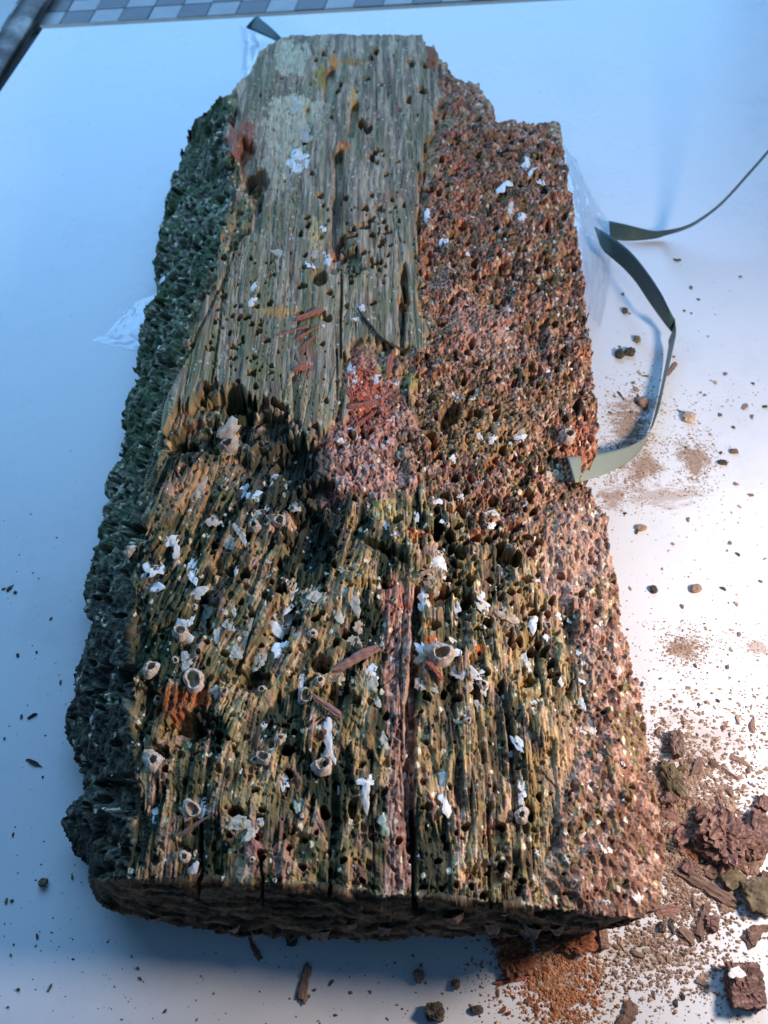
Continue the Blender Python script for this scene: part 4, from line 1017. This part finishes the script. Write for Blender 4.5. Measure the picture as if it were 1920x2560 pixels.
chip("wood_splinter", 838, 1676, 942, 1626, 30, 10, 'redbrown', 5, "big pinkish mossy wood chip lying slanted in the lower middle of the timber", "splinter", raise_=.1)
chip("wood_splinter", 1066, 1655, 1110, 1704, 16, 7, 'red', 1, "dark red splinter below the big broken barnacle", "splinter", raise_=.1)
chip("wood_splinter", 450, 2090, 535, 2036, 10, 5, 'brown', 2, "thin brown splinter across the barnacle near the lower left corner", "splinter", raise_=.1)
chip("wood_splinter", 1018, 1446, 1048, 1466, 9, 4, 'olive', 4, "small fibre chip at the top of the long central crack", "splinter", raise_=.08)
chip("wood_splinter", 1046, 1440, 1092, 1424, 12, 5, 'tan', 2, "tan fibre chip beside the white shell above the central crack", "splinter", raise_=.08)
tw = []
for (x, y) in [(893, 770), (906, 790), (925, 812), (946, 838), (968, 856), (1000, 872), (1010, 874)]:
    p, n = surf(x, y); tw.append(pt(x, y, p.z + .12))
zmx = np.convolve([p.z for p in tw], [.25, .5, .25], 'same'); zmx[0], zmx[-1] = tw[0].z, tw[-1].z
for p, zq in zip(tw, zmx): p.z = max(p.z, zq)
t_ = tube("twig", tw, [.05, .09, .10, .08, .10, .07, .03], M['dark'], None, 8); tag(t_, "dark thin twig slanting across the grey grain above the red patch", "twig")

# debris on the board: named pieces
BIG = {}
def big(name, x, y, rx, ry, hz, mat, seed, label, cat, amp=.3, box=.5, pits=.25, sub=4, rot_=0.0, sink=.2):
    return lump(name, x, y, rx, ry, hz, mat, 0, label, cat, mesh=chunk_mesh(seed, sub, amp, 1.7, box, pits), rot_=rot_, sink=sink)
cube = big("wood_chunk", 1852, 2466, 50, 60, 30, 'bark', 31, "square dark chunk of timber with a white shell at the lower right of the board", "chunk", .16, .9, .30, 5, -.03)
sh = link("shell_fragment", SMt['shell'][3], cube)
sh.matrix_world = Matrix.Translation((pt(1842, 2432, 1.35)) * S) @ Matrix.Diagonal((.33, .3, .25, 1))
big("wood_chunk", 1800, 2095, 62, 58, 34, 'bark', 32, "largest broken chunk in the debris right of the timber", "chunk", .42, .75, .35, 5, .75)
big("wood_chunk", 1888, 2085, 36, 62, 22, 'bark', 33, "reddish chunk at the right edge behind the largest chunk", "chunk", .34, .5, .2, 4, -.5)
big("wood_chunk", 1888, 2245, 40, 46, 22, 'olive', 34, "flat olive chunk cut by the right edge of the picture", "chunk", .2, .6, .15, 4, .1)
big("wood_chunk", 1826, 2200, 32, 26, 14, 'olive', 35, "small olive slab between the long brown splinter and the olive chunk", "chunk", .2, .7, .1, 3, .5)
big("wood_chunk", 1688, 1868, 18, 36, 20, 'brown', 36, "upright mossy chunk standing highest beside the right side of the timber", "chunk", .25, .7, .2, 4, -.1)
big("wood_chunk", 1676, 1950, 24, 46, 18, 'olive', 37, "olive brown chunk leaning on the right side of the timber", "chunk", .34, .5, .3, 4, .2)
big("wood_chunk", 1290, 2400, 36, 40, 22, 'rust', 38, "orange rotten clump left of the orange grit below the timber", "chunk", .5, .2, .4, 4)
big("wood_chunk", 1265, 2350, 34, 22, 20, 'rust', 39, "dark orange clump tucked under the near edge of the timber", "chunk", .5, .2, .4, 4)
big("wood_chunk", 1440, 2358, 42, 26, 20, 'rust', 40, "orange clump under the near edge right of the grit", "chunk", .5, .2, .4, 4)
big("wood_chunk", 1365, 2352, 34, 20, 16, 'rust', 41, "small orange clump between the two larger ones under the near edge", "chunk", .5, .2, .4, 4)
big("wood_chunk", 1505, 2350, 14, 26, 18, 'brown', 42, "upright brown chunk at the right end of the clumps under the near edge", "chunk", .2, .8, .1, 3)
big("wood_chunk", 1088, 2532, 26, 24, 20, 'dark', 43, "dark round chunk at the bottom edge below the timber", "chunk", .3, .3, .2, 4)
big("wood_chunk", 1048, 2442, 15, 16, 12, 'brown', 44, "small brown chunk above the green one below the timber", "chunk", .3, .3, .2, 3)
big("wood_chunk", 1138, 2462, 11, 13, 10, 'olive', 45, "small greenish chunk below the timber", "chunk", .3, .3, .2, 3)
big("wood_chunk", 1192, 2525, 17, 10, 8, 'dark', 46, "flat dark chunk right of the dark round one at the bottom edge", "chunk", .3, .3, .2, 3)
big("wood_chunk", 730, 2348, 15, 18, 12, 'dark', 47, "dark chunk in the shadow under the near edge", "chunk", .4, .3, .2, 3)
big("wood_chunk", 1655, 2318, 10, 14, 10, 'brown', 48, "small grey brown chunk in front of the lower right corner of the timber", "chunk", .3, .3, .2, 3)
big("wood_chunk", 110, 2207, 12, 11, 9, 'olive', 49, "largest crumb on the blue lit left side of the board", "chunk", .3, .3, .2, 3)
big("wood_chunk", 1720, 1047, 17, 14, 10, 'shell_tan', 50, "pale round shell piece on the brown dust right of the timber", "chunk", .2, .2, .2, 3)
big("pebble", 1738, 1474, 15, 11, 8, 'tan', 51, "tan pebble on the clean board right of the timber", "pebble", .15, .2, 0, 3, .3)
big("pebble", 1633, 1476, 9, 10, 7, 'dark', 52, "dark pebble left of the tan pebble", "pebble", .15, .2, 0, 3, .3)
big("wood_chunk", 1603, 1322, 14, 8, 6, 'tan', 53, "small tan flake beside the notch in the right side of the timber", "chunk", .25, .2, 0, 3, .3)
big("wood_chunk", 1548, 889, 12, 12, 9, 'dark', 54, "left one of the two dark round crumbs inside the strap loop", "chunk", .3, .2, .2, 3)
big("wood_chunk", 1573, 885, 15, 9, 9, 'dark', 55, "right one of the two dark round crumbs inside the strap loop", "chunk", .3, .2, .2, 3)
big("wood_chunk", 1592, 851, 9, 9, 6, 'olive', 56, "olive crumb above the dark pair inside the strap loop", "chunk", .3, .2, .2, 3)
big("wood_chunk", 1562, 779, 8, 7, 5, 'dark', 57, "small dark crumb near the clear film inside the strap loop", "chunk", .3, .2, .2, 3)
big("wood_chunk", 1606, 1010, 14, 12, 8, 'brown', 58, "brown crumb left of the thin stretch of the strap", "chunk", .4, .2, .2, 3)
big("wood_chunk", 1834, 1130, 11, 6, 5, 'brown', 59, "flat brown crumb upper one of two at the right", "chunk", .3, .2, .2, 3)
big("wood_chunk", 1806, 1158, 14, 6, 5, 'dark', 60, "flat dark crumb lower one of two at the right", "chunk", .3, .2, .2, 3)
ch = [(1688, 2172, 1840, 2262, 38, 16, 'brown', "long brown splinter slanting down right of the timber"), (1746, 2350, 1762, 2262, 30, 14, 'brown', "upright ribbed splinter below the long slanting one"),
      (1862, 2350, 1925, 2320, 36, 15, 'brown', "short stub of wood at the right edge above the square chunk"), (1884, 2190, 1898, 2120, 34, 10, 'brown', "pointed triangular splinter standing on clean white board"),
      (1655, 2030, 1702, 2052, 30, 12, 'redbrown', "reddish chip against the timber side level with the largest chunk"), (1650, 2072, 1695, 2085, 24, 10, 'redbrown', "second reddish chip below the first against the timber side"),
      (1640, 2282, 1706, 2270, 24, 6, 'redbrown', "pinkish flat chip poking out of the lower right corner of the timber"), (1552, 2580, 1582, 2508, 42, 12, 'brown', "worm-holed splinter standing at the bottom edge"),
      (756, 2508, 768, 2408, 30, 12, 'brown', "mossy splinter lying alone on the board below the timber"), (648, 2398, 622, 2335, 14, 8, 'brown', "dark stick poking from the shadow under the near edge"),
      (1770, 1898, 1850, 1952, 10, 5, 'brown', "curved thin splinter above the debris pile"), (1828, 1892, 1880, 1920, 14, 6, 'brown', "second thin splinter right of the curved one"),
      (1240, 2458, 1312, 2446, 16, 8, 'red', "red orange chip at the foot of the orange clump"), (1284, 2400, 1330, 2440, 20, 9, 'rust', "orange splinter lying on the orange clump"),
      (1668, 938, 1690, 908, 13, 4, 'brown', "grey splinter just right of the thin stretch of the strap"), (1602, 1008, 1592, 985, 5, 3, 'dark', "short dark splinter left of the thin stretch of the strap"),
      (1545, 980, 1560, 1002, 5, 3, 'dark', "tiny dark splinter nearest the timber inside the strap loop"), (1604, 940, 1622, 941, 5, 3, 'dark', "tiny level dark splinter inside the strap loop"),
      (18, 1478, 34, 1462, 8, 4, 'dark', "dark speck of bark at the left edge of the picture"), (70, 1795, 92, 1786, 9, 5, 'dark', "dark splinter at the left middle of the board"),
      (66, 1898, 106, 1918, 9, 4, 'dark', "longer dark splinter below it at the left of the board"), (120, 2480, 130, 2460, 5, 3, 'dark', "hair thin splinter at the lower left corner"),
      (1632, 2380, 1690, 2330, 5, 3, 'brown', "thin stick below the upright ribbed splinter"), (1640, 1840, 1652, 1818, 13, 6, 'brown', "small blunt chip beside the highest upright chunk"),
      (1740, 2300, 1728, 2230, 10, 6, 'brown', "narrow splinter beside the upright ribbed one"), (1880, 1830, 1884, 1792, 14, 6, 'brown', "brown chip at the right edge in the scattered grit"),
      (1700, 1990, 1730, 2006, 14, 6, 'brown', "small brown chip behind the largest chunk"), (1660, 2110, 1700, 2134, 18, 8, 'dark', "dark chip in the pile below the two reddish ones"), (1712, 2120, 1745, 2150, 20, 9, 'rust', "orange brown chip in front of the largest chunk"),
      (1780, 2170, 1800, 2150, 12, 6, 'redbrown', "tiny red chip between the slanting splinter and the largest chunk"), (1700, 2330, 1730, 2360, 18, 8, 'brown', "brown chip left of the upright ribbed splinter"), (1770, 2330, 1796, 2290, 16, 9, 'brown', "brown chip right of the upright ribbed splinter")]
for i, a in enumerate(ch):
    chip("wood_splinter", *a[:4], a[4], a[5], a[6], i, a[7], "splinter", z=0.0, raise_=.02, tilt=R.uniform(-.12, .12))

extra = [(1750, 2040, 26, 22, 16, 'bark', 71, "dark brown lump behind the largest chunk nearest the timber"), (1720, 2170, 26, 18, 12, 'bark', 72, "dark brown lump at the upper end of the long slanting splinter"), (1835, 2160, 26, 18, 14, 'bark', 73, "dark brown lump under the lower edge of the largest chunk"),
         (1672, 2000, 20, 26, 14, 'bark', 74, "dark brown lump against the timber between the olive chunk and the reddish chips"), (1776, 2310, 20, 22, 12, 'bark', 75, "dark brown lump beside the upright ribbed splinter"), (1905, 2010, 24, 20, 14, 'bark', 76, "dark brown lump at the right edge above the reddish chunk"),
         (1700, 2095, 22, 20, 12, 'redbrown', 77, "red brown lump between the timber and the largest chunk"), (1910, 2200, 18, 16, 12, 'bark', 78, "dark brown lump at the right edge above the olive chunk")]
for e in extra:
    big("wood_chunk", *e[:7], e[7], "chunk", .4, .6, .3, 3, R.uniform(-1, 1))
# countable crumbs
R = random.Random(11)
taken = []
def crumbs(n, box, rlo, rhi, mats, label, group):
    c = 0
    while c < n:
        x, y = R.uniform(box[0], box[2]), R.uniform(box[1], box[3])
        i_, j_ = int((x - x0g) / STEP), int((y - y0g) / STEP)
        if 0 <= i_ < nx and 0 <= j_ < ny and sd_out[j_, i_] > -8: continue
        r_ = R.uniform(rlo, rhi); mt_ = R.choice(mats)
        cn = {'brown': 'brown', 'redbrown': 'red brown', 'dark': 'blackish', 'olive': 'olive', 'tan': 'pale tan', 'rust': 'orange', 'red': 'red'}[mt_]
        lump("wood_crumb", x, y, r_ * R.uniform(.8, 1.9), r_, r_ * .6, mt_, R.randrange(8), cn + ' ' + label, "crumb", cn + ' ' + group, rot_=R.uniform(0, 3), sink=.4)
        c += 1
crumbs(26, (1640, 1900, 1915, 2340), 8, 18, ('brown', 'brown', 'redbrown', 'dark', 'olive'), "crumb in the heap of broken wood right of the timber", "crumbs in the debris heap")
crumbs(22, (1660, 1960, 1860, 2200), 8, 16, ('brown', 'brown', 'tan', 'redbrown'), "crumb in the heap of broken wood right of the timber", "crumbs in the debris heap")
crumbs(20, (1500, 2310, 1800, 2550), 5, 12, ('brown', 'tan', 'dark'), "small crumb on the bright board below the timber's lower right corner", "crumbs below the lower right corner")
crumbs(22, (1560, 1560, 1915, 1900), 3.5, 8, ('brown', 'dark', 'tan'), "small crumb right of the lower half of the timber", "crumbs right of the lower timber")
crumbs(18, (1530, 1260, 1915, 1560), 2.5, 6, ('brown', 'dark', 'tan'), "small crumb on the clean board right of the timber below the strap", "crumbs below the strap")
crumbs(30, (1500, 930, 1915, 1260), 3, 7.5, ('brown', 'dark', 'tan', 'brown'), "small crumb in the dusty patch by the strap", "crumbs by the strap")
crumbs(12, (1500, 620, 1900, 920), 3, 5, ('brown', 'dark'), "tiny crumb on the pale blue board near the strap loop", "tiny crumbs near the strap loop")
crumbs(18, (5, 1250, 180, 2540), 3, 6, ('dark', 'olive', 'dark'), "tiny crumb on the blue lit left side of the board", "crumbs on the left side")
crumbs(20, (300, 2370, 1250, 2555), 2.5, 6, ('dark', 'brown', 'olive'), "tiny crumb on the shaded board below the near end of the timber", "crumbs below the near end")
crumbs(20, (1240, 2380, 1500, 2550), 5, 10, ('rust', 'rust', 'tan'), "crumb in the orange grit below the near end of the timber", "crumbs in the orange grit")

# uncountable grit: one mesh per kind
def grit(name, spots, mat, label, seed):
    r_ = np.random.default_rng(seed)
    base = np.array([[1, 0, 0], [-1, 0, 0], [0, 1, 0], [0, -1, 0], [0, 0, 1], [0, 0, -.3]], float)
    tri = np.array([[0, 2, 4], [2, 1, 4], [1, 3, 4], [3, 0, 4], [2, 0, 5], [1, 2, 5], [3, 1, 5], [0, 3, 5]])
    VV, FF = [], []; n0 = 0
    for (cx, cy, sx, sy, n, rlo, rhi, ang) in spots:
        u = r_.normal(0, 1, (n, 2)) if sx > 0 else r_.uniform(-1, 1, (n, 2))
        ca_, sa_ = math.cos(ang), math.sin(ang)
        x = cx + abs(sx) * u[:, 0] * ca_ - sy * u[:, 1] * sa_; y = cy + abs(sx) * u[:, 0] * sa_ + sy * u[:, 1] * ca_
        keep = (vnoise(x / 16, y / 13, seed + 3) > .34) | (r_.random(n) < .25)
        keep &= (x < 1960) & (y < 2620)
        ii = np.clip(((x - x0g) / STEP).astype(int), 0, nx - 1); jj = np.clip(((y - y0g) / STEP).astype(int), 0, ny - 1)
        keep &= ~((sd_out[jj, ii] > 6) & (x > x0g) & (x < x1g) & (y > y0g) & (y < y1g))
        x, y = x[keep], y[keep]; m_ = len(x)
        p = unproj(x, y, 0.0)
        rad = (rlo + (rhi - rlo) * r_.random(m_) ** 2.5) * 0.022
        th = r_.uniform(0, 6.28, m_)
        q = base[None] * (rad[:, None, None] * r_.uniform(.55, 1.3, (m_, 6, 1)))
        qx = q[..., 0] * np.cos(th)[:, None] - q[..., 1] * np.sin(th)[:, None]; qy = q[..., 0] * np.sin(th)[:, None] + q[..., 1] * np.cos(th)[:, None]
        st_ = r_.uniform(.7, 1.9, m_)[:, None]
        vv = np.stack([p[:, None, 0] + qx * st_, p[:, None, 1] + qy, q[..., 2] * .8 + rad[:, None] * .22], -1)
        VV.append(vv.reshape(-1, 3)); FF.append((tri[None] + (np.arange(m_) * 6)[:, None, None] + n0).reshape(-1, 3)); n0 += m_ * 6
    me_ = mesh_np(name, np.concatenate(VV), np.concatenate(FF), False)
    o = link(name, me_, None, M[mat]); tag(o, label, "grit", kind='stuff')
    return o
grit("wood_dust", [(1740, 2080, 90, 110, 6400, 2, 7, 0), (1690, 2050, 40, 120, 3400, 2, 7, 0), (1640, 2380, 90, 60, 1700, 1.5, 6, .3), (1700, 2300, 110, 80, 700, 1.5, 5, 0), (1760, 1850, -190, 130, 800, 1, 5, 0), (1760, 1700, -190, 160, 500, 1, 4, 0),
                    (1712, 1620, 36, 24, 1200, 1, 3.5, 0), (1880, 1620, 34, 20, 160, 1, 3, 0), (1740, 1150, 30, 46, 1300, 1, 3.5, 0), (1600, 1160, 50, 30, 1300, 1, 3.5, -.5), (1575, 1060, 26, 70, 1300, 1, 3.5, .3), (1570, 1110, 70, 12, 260, 1, 3, -.08),
                    (1560, 1020, 70, 6, 160, 1, 3, .1), (1590, 1220, 50, 20, 260, 1, 3, .3), (1730, 1230, 40, 10, 160, 1, 3, .1), (1620, 1090, 90, 60, 300, 1, 3, 0), (1700, 1010, 110, 26, 260, 1, 4, 0), (1530, 1240, 40, 30, 300, 1, 3, .4),
                    (1530, 1040, 14, 60, 180, 1, 3, 0), (1720, 1350, -200, 250, 260, .8, 3, 0), (1700, 800, -180, 200, 110, .8, 2.6, 0), (1500, 2450, 80, 60, 700, 1, 4, 0), (1600, 2480, -300, 90, 520, 1, 3.5, 0), (1900, 1810, 30, 26, 160, 1, 4, 0), (1740, 1950, 60, 40, 500, 1, 5, 0)],
     'dust', "grey brown wood dust and grit strewn over the board right of the timber", 5)
grit("orange_grit", [(1400, 2440, 52, 60, 2100, 1.5, 6, 0), (1360, 2400, 60, 36, 800, 1.5, 5, 0), (1420, 2510, 50, 40, 800, 1.5, 5.5, 0), (1270, 2440, 60, 70, 420, 1, 4, 0), (1490, 1100, 14, 60, 120, 1, 4, 0)],
     'dust_orange', "orange rotten grit heaped on the board below the near end of the timber", 6)
grit("dark_grit", [(90, 1900, -100, 640, 150, .8, 2.6, 0), (700, 2460, -520, 100, 160, .8, 2.6, 0), (200, 2350, -120, 200, 60, .8, 2.6, 0), (1700, 1900, -230, 640, 420, .8, 3, 0), (120, 900, -120, 400, 24, .8, 2, 0)],
     'dark', "fine dark specks scattered over the whole white board", 8)

# ------------------------------------------------------------------ strap (three visible runs) and clear film
def strap(name, rows, mat, label, group=None, sub=6, parent=None):
    """rows: (xa, ya, za, xb, yb, zb) the two edges of the strap, photo point + height"""
    A_ = np.array([[*unproj(r[0], r[1], r[2])] for r in rows]); B1 = np.array([[*unproj(r[3], r[4], r[5])] for r in rows])
    def cr(Pp):
        out_ = []
        n = len(Pp)
        for i in range(n - 1):
            p0, p1, p2, p3 = Pp[max(i - 1, 0)], Pp[i], Pp[i + 1], Pp[min(i + 2, n - 1)]
            for k in range(sub):
                t = k / sub
                out_.append(.5 * ((2 * p1) + (-p0 + p2) * t + (2 * p0 - 5 * p1 + 4 * p2 - p3) * t * t + (-p0 + 3 * p1 - 3 * p2 + p3) * t ** 3))
        out_.append(Pp[-1]); return np.array(out_)
    a, b1_ = cr(A_), cr(B1); n = len(a); wseg = 6
    vs, uvs = [], []
    L_ = np.concatenate([[0], np.cumsum(np.linalg.norm(np.diff((a + b1_) / 2, axis=0), axis=1))])
    for i in range(n):
        for k in range(wseg + 1):
            t = k / wseg
            p = a[i] * (1 - t) + b1_[i] * t
            vs.append(p); uvs.append((L_[i], t * 1.5))
    fs = [(i * (wseg + 1) + k, i * (wseg + 1) + k + 1, (i + 1) * (wseg + 1) + k + 1, (i + 1) * (wseg + 1) + k) for i in range(n - 1) for k in range(wseg)]
    me_ = mesh_np(name, vs, fs, True)
    uvl_ = me_.uv_layers.new(name="weave"); li_ = np.empty(len(me_.loops), np.int32); me_.loops.foreach_get("vertex_index", li_)
    uvl_.data.foreach_set("uv", np.array(uvs, np.float32)[li_].ravel())
    o = link(name, me_, parent, M[mat])
    so = o.modifiers.new("thickness", 'SOLIDIFY'); so.thickness = 0.0004; so.offset = 0
    if label: tag(o, label, "strap", group)
    return o
g_ = "green packing strap around the timber"
loop = strap("packing_strap", [(1486, 566, .9, 1500, 612, .9), (1500, 574, 1.2, 1510, 628, 1.0), (1530, 592, 1.8, 1535, 650, 1.0), (1575, 628, 2.4, 1560, 672, 1.2), (1615, 676, 2.8, 1590, 706, 1.5), (1652, 732, 3.0, 1625, 758, 1.5),
                      (1676, 780, 2.8, 1655, 800, 1.5), (1687, 797, 1.8, 1680, 832, .8)], 'strap', "dark green upper run of the strap arching out of the clear film", g_)
strap("strap_turn", [(1687, 797, 1.8, 1680, 832, .8), (1690, 830, 1.6, 1672, 850, .6), (1686, 855, 1.4, 1671, 870, .4), (1675, 905, 1.2, 1664, 910, .2), (1660, 965, 1.2, 1652, 970, .1), (1648, 1020, 1.2, 1640, 1022, .1), (1632, 1066, 1.3, 1626, 1072, .1)], 'strap_pale', None, None, 6, loop)
strap("strap_end", [(1632, 1066, 1.3, 1626, 1072, .1), (1612, 1094, 1.4, 1616, 1100, .2), (1590, 1108, 1.6, 1606, 1118, .3), (1560, 1120, 2.6, 1580, 1148, 1.2), (1520, 1130, 4.2, 1540, 1172, 3.0), (1480, 1136, 6.4, 1500, 1190, 5.4), (1450, 1140, 8.2, 1468, 1200, 7.4), (1426, 1142, 8.9, 1444, 1206, 8.6), (1418, 1143, 8.9, 1436, 1208, 8.6)], 'strap_pale', None, None, 6, loop)
strand = strap("packing_strap", [(1522, 552, 1.0, 1526, 598, .2), (1560, 560, 1.0, 1562, 602, .1), (1600, 570, 1.0, 1600, 601, .1), (1630, 577, .9, 1640, 596, .15), (1660, 576, .9, 1666, 588, .4), (1700, 569, 1.8, 1706, 576, 1.3),
                        (1740, 552, 2.8, 1745, 557, 2.3), (1800, 508, 4.2, 1804, 512, 3.8), (1870, 432, 6.0, 1874, 436, 5.6), (1940, 350, 7.9, 1944, 354, 7.5), (2020, 240, 10.3, 2024, 244, 9.9), (2100, 110, 12.9, 2104, 114, 12.5), (2180, -60, 15.5, 2184, -56, 15.1)], 'strap', "thin blue green strand of strap rising out of the picture at the right edge", g_)
strap("packing_strap", [(615, 68, 1.6, 619, 72, 1.4), (640, 41, 1.6, 626, 74, 1.2), (655, 50, 1.5, 650, 84, 1.0), (690, 80, 1.2, 690, 102, .8), (722, 116, 1.0, 716, 118, .6)], 'strap', "dark green strap end sticking out behind the far left corner of the timber", g_)

def film(name, rows, parent, seed, amp=.25):
    """crinkled sheet through rows of (x,y,z) photo points"""
    G = np.array([[unproj(x, y, z_) for (x, y, z_) in r] for r in rows])
    n, m_ = G.shape[:2]; k = 14
    us = np.linspace(0, n - 1, (n - 1) * k + 1); vs_ = np.linspace(0, m_ - 1, (m_ - 1) * k + 1)
    out_ = np.zeros((len(us), len(vs_), 3))
    for a, u in enumerate(us):
        i = min(int(u), n - 2); fu = u - i
        row = G[i] * (1 - fu) + G[i + 1] * fu
        for b1_, v_ in enumerate(vs_):
            j = min(int(v_), m_ - 2); fv = v_ - j
            out_[a, b1_] = row[j] * (1 - fv) + row[j + 1] * fv
    Ux, Vx = np.meshgrid(vs_, us)
    f_, g2_, id_, id2_, ddx_, ddy_ = worley(Ux * 2.6 + seed + .6 * fbm(Ux * 2, Vx * 2, 2, seed), Vx * 2.2, seed)
    crk = (id_ - .5) * ddx_ + (id2_ - .5) * ddy_
    out_[..., 2] += amp * (1.5 * crk + .8 * (fbm(Ux * 1.6, Vx * 1.6, 3, seed) - .5)); out_[..., 0] += amp * .5 * (fbm(Ux * 2, Vx * 2 + 9, 3, seed + 1) - .5)
    out_[..., 2] = np.maximum(out_[..., 2], .02 + .03 * vnoise(Ux * 5, Vx * 5, 2))
    a, b1_ = out_.shape[:2]; idn = np.arange(a * b1_).reshape(a, b1_)
    fs = np.stack([idn[:-1, :-1].ravel(), idn[:-1, 1:].ravel(), idn[1:, 1:].ravel(), idn[1:, :-1].ravel()], 1)
    return link(name, mesh_np(name, out_.reshape(-1, 3), fs, True), parent, M['film'])
bag = bpy.data.objects.new("plastic_bag", None); COL.objects.link(bag)
tag(bag, "crumpled clear plastic film poking out from under the timber on both sides", "plastic bag")
film("film_fold", [[(1380, 340, 2.5), (1405, 350, 3.0), (1418, 372, 2.0), (1440, 400, .3)], [(1390, 420, 3), (1420, 430, 3.2), (1440, 440, 2.0), (1470, 470, .3)], [(1400, 520, 3), (1440, 520, 3.5), (1470, 540, 2.5), (1520, 550, .6)],
                   [(1410, 600, 3), (1455, 600, 3.4), (1490, 600, 2.2), (1530, 620, .3)], [(1420, 700, 2.5), (1462, 700, 3.2), (1490, 710, 1.6), (1522, 720, .1)], [(1430, 780, 2), (1468, 780, 2.4), (1485, 800, 1.0), (1500, 820, .1)]], bag, 3, .34)
film("film_fold", [[(600, 66, .3), (640, 84, 1.3), (720, 116, 1.6)], [(610, 110, .2), (650, 120, 1.0), (720, 150, 1.6)], [(604, 170, .2), (640, 180, .9), (700, 200, 1.3)], [(596, 230, .05), (630, 250, .5), (680, 260, 1.0)]], bag, 9, .26)
film("film_fold", [[(318, 772, .05), (345, 752, .5), (400, 730, .8)], [(296, 800, .05), (334, 792, .4), (390, 780, .7)], [(262, 838, .03), (310, 835, .2), (380, 840, .5)], [(228, 852, .02), (300, 868, .06), (370, 880, .2)]], bag, 14, .12)
print("triangles in the timber", len(allQ) * 2)
